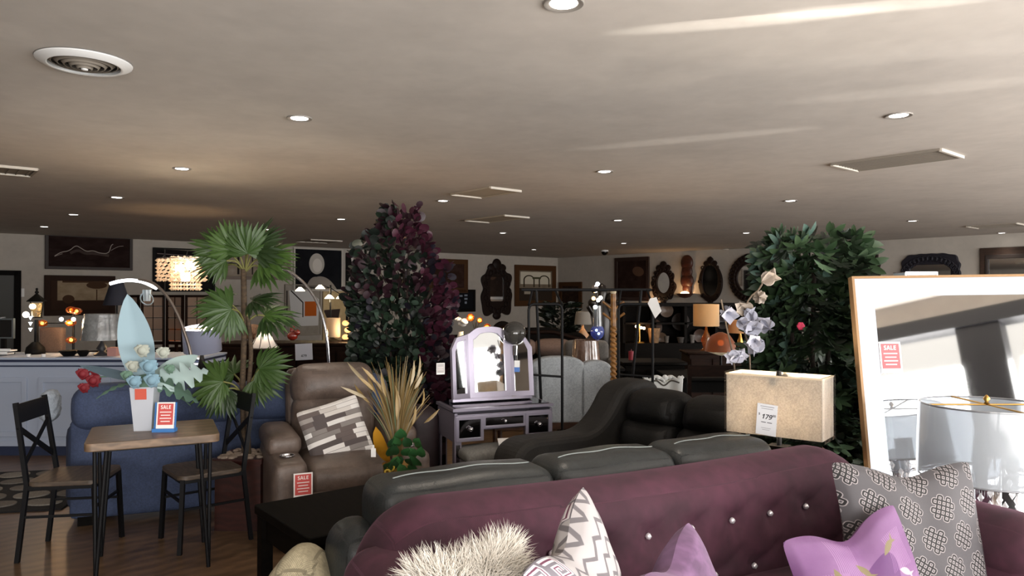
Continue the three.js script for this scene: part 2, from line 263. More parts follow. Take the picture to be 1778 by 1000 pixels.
{ // unseen parked car outside the windows; aimed spotlights at it throw the ceiling streaks
  const c = thing('parked_car', 'unseen silver parked car outside the windows, placed as source of the ceiling streaks', 'car', R(11.6, 0, -10.2).setY(-0.07), TH);
  const paint = mat('#aeb2b6', { roughness: 0.2, metalness: 0.7, clearcoat: 1 }), gl = mat('#20262b', { roughness: 0.05, metalness: 0.3 });
  const s = new THREE.Shape(); s.moveTo(-2.1, 0.3); s.lineTo(-2.15, 0.75); s.bezierCurveTo(-2.1, 0.95, -1.5, 0.98, -1.25, 1.0); s.bezierCurveTo(-0.9, 1.35, -0.5, 1.48, 0.1, 1.48); s.bezierCurveTo(0.9, 1.48, 1.2, 1.3, 1.6, 1.05); s.lineTo(2.1, 0.98); s.lineTo(2.15, 0.4); s.lineTo(2.0, 0.3); s.closePath();
  mesh('body', extrude(s, 1.5, 0.08).translate(0, 0, -0.75), paint, c);
  for (const z of [-0.84, 0.84]) { mesh('side_window', extrude([[-0.95, 1.05], [-0.5, 1.38], [0.15, 1.4], [0.9, 1.36], [1.25, 1.08]], 0.02).translate(0, 0, z - 0.01), gl, c); for (const x of [-1.35, 1.35]) { const w = mesh('wheel', cyl(0.33, 0.33, 0.2, x, 0.33, z * 0.95, 28, Math.PI / 2), M.black, c); mesh('hub', cyl(0.2, 0.2, 0.22, x, 0.33, z * 0.97, 20, Math.PI / 2), M.chrome, w); } }
  mesh('windscreen', box(0.5, 0.02, 1.3, -1.1, 1.2, 0, 0, 0, rad(42)), gl, c);
  const glints = [[1310, 34, 0.5, 3200], [1540, 9, 0.5, 2600], [1200, 241, 0.75, 800], [1640, 152, 0.9, 450], [1720, 80, 1.0, 350]];  // out-of-view spotlights, each aimed to draw one light streak on the ceiling
  glints.forEach(([px, py, ang, k], i) => {
    const d = (CEIL - CAM) * F / (HOR - py), l = new THREE.SpotLight(lin(1, 0.96, 0.88), k, 0, rad(ang), 0.7, 2);
    l.position.copy(R(11.3 + 0.07 * (i % 3), 1.05 + 0.03 * (i % 4), -9.0)); l.target.position.set(X(px, d), CEIL, -d); l.castShadow = true; l.shadow.radius = 0.3; l.name = 'unseen_glint_spot'; scene.add(l); scene.add(l.target);
  });
}
// ---------------------------------------------------------------- foreground: the purple sofa and its pillows
// where the ray through a pixel meets a vertical plane through (ox, oz) whose normal is (nx, nz)
function rayPlane(px, py, ox, oz, nx, nz) { const k = (px - 889) / F; const d = (ox * nx + oz * nz) / (k * nx - nz); return P(px, py, d); }
const A27 = rad(27), SOFA = { x: 0.54, z: -2.87 };
const velvet = mat('#502939', { roughness: 0.85, map: T.velvet, sheen: 0.6, sheenRoughness: 0.5, sheenColor: lin(0.35, 0.16, 0.24), bumpMap: T.weave, bumpScale: 0.0004 });
{
  const t = thing('tufted_sofa', 'plum velvet tufted sofa with crystal buttons in the foreground', 'sofa', [SOFA.x, 0, SOFA.z], A27);
  const inv = new THREE.Matrix4().makeRotationY(A27).setPosition(SOFA.x, 0, SOFA.z).invert();
  const zf = 0.15; // the front face of the back
  const ox = SOFA.x + Math.sin(A27) * zf, oz = SOFA.z + Math.cos(A27) * zf;
  const btn = [[1405, 868], [1349, 884], [1280, 897], [1209, 914], [1131, 936]].map(([a, b]) => rayPlane(a, b, ox, oz, Math.sin(A27), Math.cos(A27)).applyMatrix4(inv));
  const step = (btn[0].x - btn[4].x) / 4, buttons = [];
  for (let k = 0; k < 11; k++) { const x = btn[4].x + (k - 6) * step; if (Math.abs(x) < 1.0) buttons.push([x, 0.66]); if (Math.abs(x + step / 2) < 1.0) buttons.push([x + step / 2, 0.47]); }
  const top = 0.86, h = 0.62, cy = top - h / 2;
  const crest = (x) => { const e = Math.max(0, (Math.abs(x) - 0.9) / 0.27); return -0.16 * e * e - 0.012 * Math.cos(x * 2.2); };
  const back = soft(2.34, h, 0.3, 0.13, { seg: [110, 34, 8], puff: [0, 0, 0.02], fn: (v, a, b, c) => {
    const k = (v.y + h / 2) / h; v.y += crest(v.x) * k; v.z -= 0.05 * (k - 0.5);
    if (c > 0.2) for (const [bx, by] of buttons) { const dx = v.x - bx, dy = v.y + cy - by, r2 = dx * dx + dy * dy; v.z -= 0.032 * Math.exp(-r2 / 0.0022); for (const s of [-1, 1]) { const q = (dx * s * 0.62 - dy * 0.78), al = dx * s * 0.78 + dy * 0.62; if (al > -0.02 && al < 0.13) v.z -= 0.009 * Math.exp(-q * q / 0.00012); } }
  } }, 0, cy, 0);
  mesh('backrest', back, velvet, t);
  const crystal = mat('#f4f0f4', { roughness: 0.08, metalness: 0.55 });
  for (const [x, y] of buttons) { const k = (y - cy + h / 2) / h; mesh('crystal_button', at(new THREE.OctahedronGeometry(0.0135, 1), x, y + crest(x) * 0.2, 0.15 - 0.05 * (k - 0.5) - 0.012), crystal, t); }
  mesh('seat', soft(1.92, 0.2, 0.72, 0.08, { puff: [0, 0.03, 0.02], seg: [24, 8, 12] }, 0, 0.36, 0.5), velvet, t);
  mesh('base', soft(2.3, 0.2, 0.95, 0.03, {}, 0, 0.17, 0.37), velvet, t);
  for (const s of [-1, 1]) {
    mesh('arm', [soft(0.2, 0.5, 0.95, 0.08, { seg: [8, 12, 14] }, s * 1.06, 0.44, 0.42), soft(0.28, 0.24, 0.98, 0.118, { seg: [10, 10, 14] }, s * 1.08, 0.63, 0.42)], velvet, t);
    for (const z of [-0.02, 0.8]) mesh('leg', lathe([[0.02, 0], [0.035, 0.03], [0.03, 0.08], [0, 0.08]], 14, s * 1.05, 0, z), M.blackWood, t);
  }
}
const knotTile = ctex(1024, 1024, (g, w) => {
  g.fillStyle = '#4b484b'; g.fillRect(0, 0, w, w); g.lineJoin = 'round';
  const rr4 = (x, y, a, b, r) => { g.beginPath(); g.roundRect(x - a / 2, y - b / 2, a, b, r); };
  const knot = (cx, cy, s) => {
    g.save(); g.translate(cx, cy); g.scale(s, s); g.rotate(0.5);
    for (const [lw, c] of [[13, '#9c9495'], [7, '#1b191a']]) {
      g.strokeStyle = c; g.lineWidth = lw;
      for (const k of [-20, 20]) { rr4(0, k, 98, 20, 6); g.stroke(); rr4(k, 0, 20, 98, 6); g.stroke(); }
    } g.restore();
  };
  for (let j = -1; j <= 6; j++) for (let i = -1; i <= 6; i++) knot((i + (j % 2 ? 0.5 : 0)) * w / 4.3 + 60, j * w / 5.4 + 50, 1.5);
});
const greekTile = ctex(512, 512, (g, w) => {
  g.fillStyle = '#b3adad'; g.fillRect(0, 0, w, w);
  g.strokeStyle = '#6f6a6d'; g.lineWidth = 12;
  for (let k = -2; k < 9; k++) { g.beginPath(); for (let i = 0; i <= 16; i++) { const x = i * 36 - 20, y = k * 72 + (i % 2 ? 26 : -12); i ? g.lineTo(x, y) : g.moveTo(x, y); } g.stroke(); }
  g.fillStyle = '#77727a'; g.fillRect(0, 0, w * 0.30, w);
  const meander = (x, y, s, c, lw) => { g.strokeStyle = c; g.lineWidth = lw; g.beginPath(); g.moveTo(x, y); g.lineTo(x + s, y); g.lineTo(x + s, y + s); g.lineTo(x + s * 0.3, y + s); g.lineTo(x + s * 0.3, y + s * 0.42); g.lineTo(x + s * 0.66, y + s * 0.42); g.lineTo(x + s * 0.66, y + s * 0.7); g.stroke(); };
  for (let j = 0; j < 6; j++) for (let i = 0; i < 2; i++) { meander(12 + i * 76, 10 + j * 86, 56, '#e6dfe0', 14); meander(12 + i * 76, 10 + j * 86, 56, '#6d3a52', 4); }
});
const leafPrint = ctex(512, 512, (g, w) => {
  const gr = fbm(5, 4, 4); for (let j = 0; j < w; j += 4) for (let i = 0; i < w; i += 4) { const n = gr(i / w, j / w); g.fillStyle = `rgb(${100 + 40 * n | 0},${58 + 46 * n | 0},${106 + 38 * n | 0})`; g.fillRect(i, j, 4, 4); }
  g.fillStyle = 'rgba(82,36,92,0.75)'; g.beginPath(); g.ellipse(290, 220, 80, 120, 0.5, 0, 7); g.fill();
  const leaf = (x, y, a, s, c) => { g.save(); g.translate(x, y); g.rotate(a); g.scale(s, s); g.fillStyle = c; g.beginPath(); g.moveTo(-50, 0); g.bezierCurveTo(-20, -26, 10, -22, 28, -6); g.lineTo(58, -22); g.lineTo(40, 2); g.lineTo(54, 20); g.lineTo(26, 10); g.bezierCurveTo(0, 22, -30, 14, -50, 0); g.fill(); g.restore(); };
  g.strokeStyle = 'rgba(205,170,205,0.4)'; g.lineWidth = 2; for (const [x, y] of [[110, 200], [400, 130], [180, 80], [420, 300]]) for (let k = 0; k < 12; k++) { g.beginPath(); g.moveTo(x + k * 9 - 50, y + 70); g.quadraticCurveTo(x + k * 6 - 30, y, x + k * 9 - 46, y - 60); g.stroke(); }
  const c = '#75694a'; leaf(370, 105, -0.35, 0.8, c); leaf(240, 135, 0.9, 0.8, c); leaf(120, 160, 1.5, 0.75, c); leaf(190, 225, 0.1, 0.8, c); leaf(410, 220, 0.6, 0.7, '#b8a0ac'); leaf(420, 340, 0.2, 0.8, c); leaf(110, 330, -0.5, 0.8, c); leaf(270, 350, 0.7, 0.8, c);
});
const stripePrint = ctex(512, 512, (g, w) => {
  const rr = rng(77), cs = ['#e8e4e0', '#dcd6d0', '#5a5150', '#8d8682', '#efeae6', '#6b5f5c', '#cfc8c2', '#f0ece8', '#a39b96'];
  for (let j = 0; j < 12; j++) { let x = -rr() * 100; while (x < w) { const l = 90 + rr() * 110; g.fillStyle = cs[rr() * cs.length | 0]; g.fillRect(x, j * w / 12, l, w / 12 - 2); g.fillStyle = 'rgba(90,80,76,0.7)'; g.fillRect(x, j * w / 12 + w / 12 - 3, l, 3); x += l; } }
});
function throwPillow(name, label, px, py, d, w, h, th, roll, turn, tilt, m, o, group = 'throw pillows on the plum sofa') {
  const g = pillowGeo(w, h, th, o), ms = mesh(name, g, m, null, true); meta(ms, label, 'pillow', group);
  ms.position.copy(P(px, py, d)); ms.rotation.order = 'YXZ'; ms.rotation.set(tilt, turn, roll); return ms;
}
const cloth = (map, rough = 0.85, extra = {}) => mat('#ffffff', { map, roughness: rough, bumpMap: clone(T.weave, 14), bumpScale: 0.0008, ...extra });
throwPillow('throw_pillow', 'large grey throw pillow woven with endless knot motifs', 1585, 950, 2.62, 0.62, 0.62, 0.19, rad(-3), rad(14), rad(-14), cloth(knotTile, 0.6), { chop: 0.035, seed: 3, pinch: 0.1 });
throwPillow('throw_pillow', 'purple satin throw pillow printed with gold leaves', 1495, 1025, 2.4, 0.5, 0.46, 0.17, rad(9), rad(18), rad(-16), cloth(leafPrint, 0.5), { chop: 0.055, seed: 5, pinch: 0.06 });
throwPillow('throw_pillow', 'plain lilac velvet throw pillow with folded top corner', 1180, 1072, 2.12, 0.42, 0.42, 0.24, rad(10), rad(54), rad(-10), mat('#876689', { roughness: 0.8, map: T.velvet, sheen: 0.5, sheenColor: lin(0.5, 0.4, 0.5) }), { chop: 0.05, seed: 8, pinch: 0.06 });
throwPillow('throw_pillow', 'pale grey throw pillow with zigzag pattern and greek key border', 1002, 1034, 1.98, 0.44, 0.44, 0.2, rad(17), rad(60), rad(-10), cloth(greekTile, 0.65), { chop: 0.06, seed: 11, pinch: 0.1 });
{ // white long-haired fur pillow
  const t = thing('fur_pillow', 'shaggy white faux fur throw pillow', 'pillow', P(822, 1062, 1.95), rad(24), 'throw pillows on the plum sofa');
  const W = 0.3, H = 0.3, TH2 = 0.16, base = pillowGeo(W, H, TH2, { seed: 14, pinch: 0.02, chop: 0.02, edge: 0.42 });
  const inner = new THREE.Group(); const body = mesh('cover', base, mat('#d8d4cc', { roughness: 0.95 }), t, true);
  const rz = rad(8), rx = rad(-14); body.rotation.set(rx, 0, rz);
  const tuft = new THREE.ConeGeometry(0.0022, 0.055, 4, 3); { const p = tuft.attributes.position; for (let i = 0; i < p.count; i++) { const y = p.getY(i) / 0.055 + 0.5; p.setX(i, p.getX(i) + 0.014 * y * y); p.setY(i, p.getY(i) + 0.0275); } tuft.computeVertexNormals(); }
  const N = 14000, inst = new THREE.InstancedMesh(tuft, mat('#f2efea', { roughness: 0.9 }), N), rr = rng(99), p = base.attributes.position, nn = base.attributes.normal, tri = p.count / 3, m4 = new THREE.Matrix4(), up = V3(0, 1, 0), a = V3(0, 0, 0), n = V3(0, 0, 0), col = lin(1, 1, 1);
  for (let i = 0; i < N; i++) {
    const k = (rr() * tri | 0) * 3; let s = rr(), q = rr(); if (s + q > 1) { s = 1 - s; q = 1 - q; }
    a.set(0, 0, 0); n.set(0, 0, 0); for (const [j, w] of [[0, 1 - s - q], [1, s], [2, q]]) { a.x += p.getX(k + j) * w; a.y += p.getY(k + j) * w; a.z += p.getZ(k + j) * w; n.x += nn.getX(k + j) * w; n.y += nn.getY(k + j) * w; n.z += nn.getZ(k + j) * w; }
    const e = Math.max(Math.abs(a.x) / (W / 2), Math.abs(a.y) / (H / 2)); n.x += (rr() - 0.5) * 1.1 + a.x * 3 * e; n.y += (rr() - 0.5) * 1.1 + a.y * 3 * e; n.z += (rr() - 0.5) * 0.5; n.normalize();
    const quat = new THREE.Quaternion().setFromUnitVectors(up, n).multiply(new THREE.Quaternion().setFromAxisAngle(up, rr() * 6.28)), sc = 0.6 + rr() * 0.8;
    m4.compose(a, quat, V3(1, sc, 1)); inst.setMatrixAt(i, m4); const c = rr() < 0.03 ? 0.45 : 0.8 + rr() * 0.25; col.setRGB(c, c * 0.97, c * 0.92); inst.setColorAt(i, col);
  }
  inst.name = 'fur'; inst.userData.kind = 'stuff'; inst.rotation.set(rx, 0, rz); inst.castShadow = true; t.add(inst);
}
// ---------------------------------------------------------------- black reclining sofa standing back to back with it
const leatherBlack = mat('#323637', { roughness: 0.4, map: T.leatherMap, bumpMap: T.leather, bumpScale: 0.0018 });  // grey lifted to put the daylight sheen into the base colour
const leatherBlack2 = mat('#141414', { roughness: 0.45, specularIntensity: 0.6, map: T.leatherMap, bumpMap: T.leather, bumpScale: 0.0018 });
const thread = mat('#7d8482', { roughness: 0.7 });
{
  const t = thing('reclining_sofa', 'black leather reclining sofa seen from behind, back to back with the plum sofa', 'sofa', [SOFA.x - Math.sin(A27) * 0.42, 0, SOFA.z - Math.cos(A27) * 0.42], A27);
  for (const [c, w, hh] of [[-0.633, 0.73, 0.835], [0.049, 0.62, 0.84], [0.66, 0.59, 0.84]]) {
    const hr = mesh('headrest', soft(w + 0.02, 0.3, 0.3, 0.075, { puff: [0.006, 0.012, 0.012], seg: [26, 14, 12], fn: (v, a, b, q) => { v.y += 0.003 * Math.sin(a * 5 + c * 9) * (b > 0 ? 1 : 0); } }, c, hh - 0.14, 0.02), leatherBlack, t);
    const pts = []; for (let k = 0; k <= 14; k++) { const x = c + (k / 7 - 1) * w * 0.44; const e = Math.abs(k / 7 - 1); pts.push([c + (k / 7 - 1) * w * 0.4, hh + 0.012 + 0.012 * (1 - e * e) + 0.006, 0.05 - 0.012 * Math.sin(k * 0.9)]); }
    mesh('stitching', tube(pts, 0.0026, 40, 5), thread, hr);
    mesh('back_panel', soft(w, 0.46, 0.2, 0.06, { puff: [0, 0, 0.02] }, c, 0.4, 0), leatherBlack, t);
    mesh('seat', soft(w - 0.01, 0.2, 0.34, 0.07, { puff: [0, 0.03, 0.02] }, c, 0.4, -0.27), leatherBlack, t);
  }
  mesh('base', soft(1.95, 0.16, 0.5, 0.03, {}, -0.05, 0.12, -0.17), leatherBlack2, t);
  mesh('arm', soft(0.2, 0.64, 0.3, 0.09, { puff: [0.01, 0.02, 0.02], seg: [10, 14, 10] }, -1.05, 0.36, 0.0), leatherBlack, t); mesh('arm', soft(0.1, 0.5, 0.5, 0.045, { seg: [8, 12, 14] }, 0.96, 0.36, -0.18), leatherBlack, t);
}
{ // cream pouf tucked beside the sofa end, bottom edge of the photo
  const t = thing('pouf', 'cream round pouf tucked beside the black sofa end', 'pouf', [X(526, 2.72), 0, -2.72]);
  mesh('cushion', soft(0.2, 0.4, 0.28, 0.09, { puff: [0.05, 0.05, 0.05], seg: [16, 14, 16] }, 0, 0.37, 0), mat('#cbbf9f', { roughness: 0.85, map: T.weaveMap, bumpMap: T.weave }), t);
  mesh('base', cyl(0.09, 0.1, 0.2, 0, 0.1, 0, 24), mat('#9c8f74', { roughness: 0.85, map: T.weaveMap }), t);
}
{ // black wooden end table
  const t = thing('end_table', 'black wooden end table in front of the brown recliner', 'table', [-0.785, 0, -3.44], rad(-51));
  const W = 0.62;
  mesh('tabletop', extrude(rrect(W, W, 0.012), 0.03, 0.006).rotateX(-Math.PI / 2).translate(0, 0.515, 0), M.blackWood, t);
  mesh('apron', [box(W - 0.06, 0.12, 0.02, 0, 0.45, W / 2 - 0.04), box(W - 0.06, 0.12, 0.02, 0, 0.45, -W / 2 + 0.04), box(0.02, 0.12, W - 0.06, W / 2 - 0.04, 0.45, 0), box(0.02, 0.12, W - 0.06, -W / 2 + 0.04, 0.45, 0)], M.blackWood, t);
  for (const a of [-1, 1]) for (const b of [-1, 1]) mesh('leg', box(0.055, 0.512, 0.055, a * (W / 2 - 0.035), 0.256, b * (W / 2 - 0.035)), M.blackWood, t);
  mesh('shelf', box(W - 0.08, 0.025, W - 0.08, 0, 0.14, 0), M.blackWood, t);
}
// ---------------------------------------------------------------- second black recliner sofa, turned to the left
{
  const t = thing('reclining_sofa', 'black leather reclining sofa with high wing behind the beige box lampshade', 'sofa', [0.759, 0, -5.43], TH - Math.PI / 2); t.scale.set(1.15, 0.908, 1.15);
  // +x runs right and near along the back, +z is where it faces (left and near)
  const taupe = mat('#2a2724', { roughness: 0.75, map: T.leatherMap, bumpMap: T.leather, bumpScale: 0.0015 });
  const wing = new THREE.Shape(); wing.moveTo(-0.16, 0.1); wing.lineTo(-0.26, 0.8); wing.bezierCurveTo(-0.27, 0.93, -0.2, 0.97, -0.1, 0.965); wing.bezierCurveTo(0.02, 0.96, 0.06, 0.92, 0.1, 0.84); wing.bezierCurveTo(0.2, 0.68, 0.3, 0.61, 0.42, 0.61); wing.lineTo(0.78, 0.63); wing.bezierCurveTo(0.9, 0.63, 0.93, 0.56, 0.92, 0.46); wing.lineTo(0.9, 0.1); wing.closePath();
  mesh('wing_arm', extrude(wing, 0.12, 0.05).rotateY(-Math.PI / 2).translate(0.1, 0, 0), taupe, t);
  for (let k = 0; k < 2; k++) {
    const c = 0.36 + k * 0.42;
    mesh('headrest', soft(0.42, 0.3, 0.26, 0.11, { puff: [0.005, 0.02, 0.05], seg: [16, 12, 10], fn: (v, a) => { v.z -= 0.0; } }, c, 0.81, -0.02, rad(-12)), leatherBlack2, t);
    mesh('lumbar_cushion', soft(0.42, 0.34, 0.26, 0.1, { puff: [0.005, 0.01, 0.05], seg: [16, 12, 10] }, c, 0.58, 0.05, rad(-10)), leatherBlack2, t);
    mesh('seat', soft(0.42, 0.24, 0.66, 0.09, { puff: [0, 0.03, 0.03] }, c, 0.36, 0.46), leatherBlack2, t);
  }
  mesh('back_shell', soft(0.9, 0.8, 0.14, 0.05, {}, 0.58, 0.48, -0.16, rad(-8)), leatherBlack2, t);
  mesh('base', soft(0.9, 0.2, 0.9, 0.03, {}, 0.58, 0.15, 0.35), leatherBlack2, t);
}
// ---------------------------------------------------------------- brown leather recliner chair
const leatherBrown = mat('#75645a', { roughness: 0.45, map: T.leatherMap, bumpMap: T.leather, bumpScale: 0.0018 });
{
  const d = 4.92, t = thing('recliner_chair', 'brown leather recliner armchair with cup holder arm', 'armchair', [X(594, d), 0, -d], rad(24));
  mesh('backrest', soft(0.56, 0.58, 0.24, 0.09, { puff: [0.01, 0.01, 0.05], seg: [16, 18, 10] }, 0, 0.56, -0.3, rad(-12)), leatherBrown, t);
  mesh('headrest', soft(0.56, 0.28, 0.24, 0.09, { puff: [0.01, 0.01, 0.055], seg: [16, 12, 10] }, 0, 0.91, -0.36, rad(-12)), leatherBrown, t);
  mesh('back_shell', soft(0.62, 0.85, 0.14, 0.06, {}, 0, 0.6, -0.44, rad(-10)), leatherBrown, t);
  mesh('seat', soft(0.56, 0.2, 0.68, 0.07, { puff: [0, 0.03, 0.03] }, 0, 0.4, 0.06), leatherBrown, t);
  mesh('footrest', soft(0.56, 0.3, 0.1, 0.04, { puff: [0, 0, 0.02] }, 0, 0.2, 0.42), leatherBrown, t);
  for (const s of [-1, 1]) {
    const a = mesh('arm', [soft(0.21, 0.5, 0.9, 0.06, { seg: [8, 12, 14] }, s * 0.385, 0.3, 0.0), soft(0.22, 0.14, 0.6, 0.06, { puff: [0, 0.015, 0] }, s * 0.385, 0.585, -0.16)], leatherBrown, t);
    mesh('cup_holder', lathe([[0.0, -0.04], [0.034, -0.04], [0.036, 0.004], [0.046, 0.006], [0.047, 0], [0.04, -0.004]], 24, s * 0.385, 0.556, 0.27), M.chrome, a);
  }
  mesh('base', box(0.8, 0.06, 0.8, 0, 0.03, 0), M.black, t);
}
const tagTex = (title, bg, lines = 4) => ctex(192, 256, (g, w, h) => { g.fillStyle = '#ece9e6'; g.fillRect(0, 0, w, h); g.fillStyle = bg; g.fillRect(14, 14, w - 28, h - 50); g.fillStyle = '#f3e9e6'; g.font = 'bold 50px sans-serif'; g.textAlign = 'center'; g.fillText(title, w / 2, 66); for (let k = 0; k < lines; k++) { g.fillRect(34 + (k % 2) * 12, 92 + k * 30, w - 68 - (k % 2) * 24, 9); } });
const faceUV = (w, h) => { const g = new THREE.BoxGeometry(w, h, 0.004); return g; };
const saleTex = tagTex('SALE', '#c8504c'), saleMat = mat('#ffffff', { map: saleTex, roughness: 0.6 });
function card(name, label, w, h, pos, turn, m = saleMat, tilt = 0, roll = 0) { const c = one(name, faceUV(w, h), m, label, 'sign', pos, 0, null, true); c.rotation.order = 'YXZ'; c.rotation.set(tilt, turn, roll); return c; }
card('sale_tag', 'red and white sale tag hanging on the front of the brown recliner arm', 0.11, 0.15, [-1.24, 0.415, -4.352], rad(24));
{ const p = throwPillow('patchwork_pillow', 'white and grey striped patchwork pillow on the brown recliner', 583, 748, 4.84, 0.42, 0.4, 0.13, rad(15), rad(22), rad(-22), cloth(stripePrint, 0.8), { seed: 21, pinch: 0.05, chop: 0 }, null); delete p.userData.group; }
// ---------------------------------------------------------------- blue sofa, dining set
{
  const blue = mat('#4a587a', { roughness: 0.8, map: T.weaveMap, bumpMap: T.weave, bumpScale: 0.0015 });
  const a = rad(22), t = thing('fabric_sofa', 'slate blue fabric sofa seen from behind the dining set', 'sofa', [-2.95 + 1.08 * Math.cos(a), 0, -4.87 - 1.08 * Math.sin(a)], a);
  const bk = mesh('back_panel', soft(2.16, 0.68, 0.2, 0.05, { seg: [20, 12, 6], puff: [0, 0, 0.012] }, 0, 0.375, -0.1), blue, t);
  for (const s of [-0.5, 0.5]) mesh('back_cushion', soft(1.06, 0.3, 0.3, 0.1, { puff: [0.01, 0.015, 0.03], seg: [18, 10, 10] }, s * 1.07, 0.78, -0.1), blue, t);
  for (const s of [-1, 1]) mesh('arm', soft(0.24, 0.6, 0.95, 0.08, { puff: [0, 0.02, 0] }, s * 1.0, 0.37, -0.56), blue, t);
  mesh('seat', soft(1.74, 0.22, 0.72, 0.07, { puff: [0, 0.03, 0] }, 0, 0.37, -0.56), blue, t);
  for (const s of [-1, 1]) for (const z of [-0.05, -0.95]) mesh('foot', box(0.09, 0.06, 0.09, s * 0.98, 0.03, z), M.blackWood, t);
}
one('fur_throw', soft(0.09, 0.2, 0.16, 0.04, { puff: [0.015, 0.01, 0.015], seg: [14, 14, 12], fn: (v) => { const n = Math.sin(v.x * 90) * Math.sin(v.y * 80 + 1) * Math.sin(v.z * 85); v.x += n * 0.008; v.y += n * 0.006; } }), mat('#b9c3cf', { roughness: 0.95, map: T.weaveMap }), 'white fluffy throw hanging over the left end of the blue sofa', 'throw', [X(88, 5.0), Y(704, 5.0), -5.0], 0.3);
const tableTopWood = mat('#9a826c', { roughness: 0.42, map: clone(T.wood, 1.2) });
{
  const t = thing('dining_table', 'small dining table with light wood top and black hairpin legs', 'table', [-2.08, 0, -4.26], rad(26));
  const W = 0.66, D = 0.56;
  mesh('tabletop', extrude(rrect(W, D, 0.035), 0.035, 0.005).rotateX(-Math.PI / 2).translate(0, 0.72, 0), tableTopWood, t);
  for (const a of [-1, 1]) for (const b of [-1, 1]) mesh('leg', [bar([a * (W / 2 - 0.1), 0.72, b * (D / 2 - 0.04)], [a * (W / 2 - 0.05), 0, b * (D / 2 - 0.05)], 0.011), bar([a * (W / 2 - 0.04), 0.72, b * (D / 2 - 0.1)], [a * (W / 2 - 0.05), 0, b * (D / 2 - 0.05)], 0.011)], M.blackMetal, t);
  mesh('frame', [box(W - 0.1, 0.02, 0.02, 0, 0.71, D / 2 - 0.06), box(W - 0.1, 0.02, 0.02, 0, 0.71, -D / 2 + 0.06)], M.blackMetal, t);
}
const seatWood = mat('#6e6054', { roughness: 0.5, map: clone(T.wood, 1.2) });
function bistroChair(label, x, z, turn) {
  const t = thing('dining_chair', label, 'chair', [x, 0, z], turn, 'bistro chairs at the small table');
  const w = 0.19, b = -0.18, f = 0.18, k = M.blackMetal;
  mesh('seat', extrude(rrect(0.4, 0.38, 0.05), 0.018, 0.005).rotateX(-Math.PI / 2).translate(0, 0.44, 0.01), seatWood, t);
  for (const s of [-1, 1]) { mesh('leg', sbar([s * w, 0.44, f], [s * (w + 0.01), 0, f + 0.02], 0.024), k, t); mesh('back_post', [sbar([s * w, 0, b - 0.05], [s * w, 0.45, b], 0.024), sbar([s * w, 0.44, b], [s * w * 0.92, 0.92, b - 0.07], 0.024)], k, t); mesh('stretcher', sbar([s * w, 0.26, b - 0.02], [s * w, 0.26, f], 0.014), k, t); }
  mesh('stretcher', sbar([-w, 0.3, f], [w, 0.3, f], 0.014), k, t);
  mesh('top_rail', box(2 * w, 0.11, 0.02, 0, 0.855, b - 0.062, rad(-8)), k, t);
  mesh('cross_brace', [sbar([-w, 0.78, b - 0.05], [w, 0.55, b - 0.02], 0.028, 0.012), sbar([w, 0.78, b - 0.05], [-w, 0.55, b - 0.02], 0.028, 0.012)], k, t);
  mesh('seat_frame', [box(2 * w, 0.025, 0.02, 0, 0.428, f), box(2 * w, 0.025, 0.02, 0, 0.428, b), box(0.02, 0.025, 2 * f, w, 0.428, 0), box(0.02, 0.025, 2 * f, -w, 0.428, 0)], k, t);
}
bistroChair('black metal bistro chair left of the small table, facing right', -2.66, -4.46, rad(99));
bistroChair('black metal bistro chair right of the small table, by the palm planter', -1.95, -4.64, rad(-50));
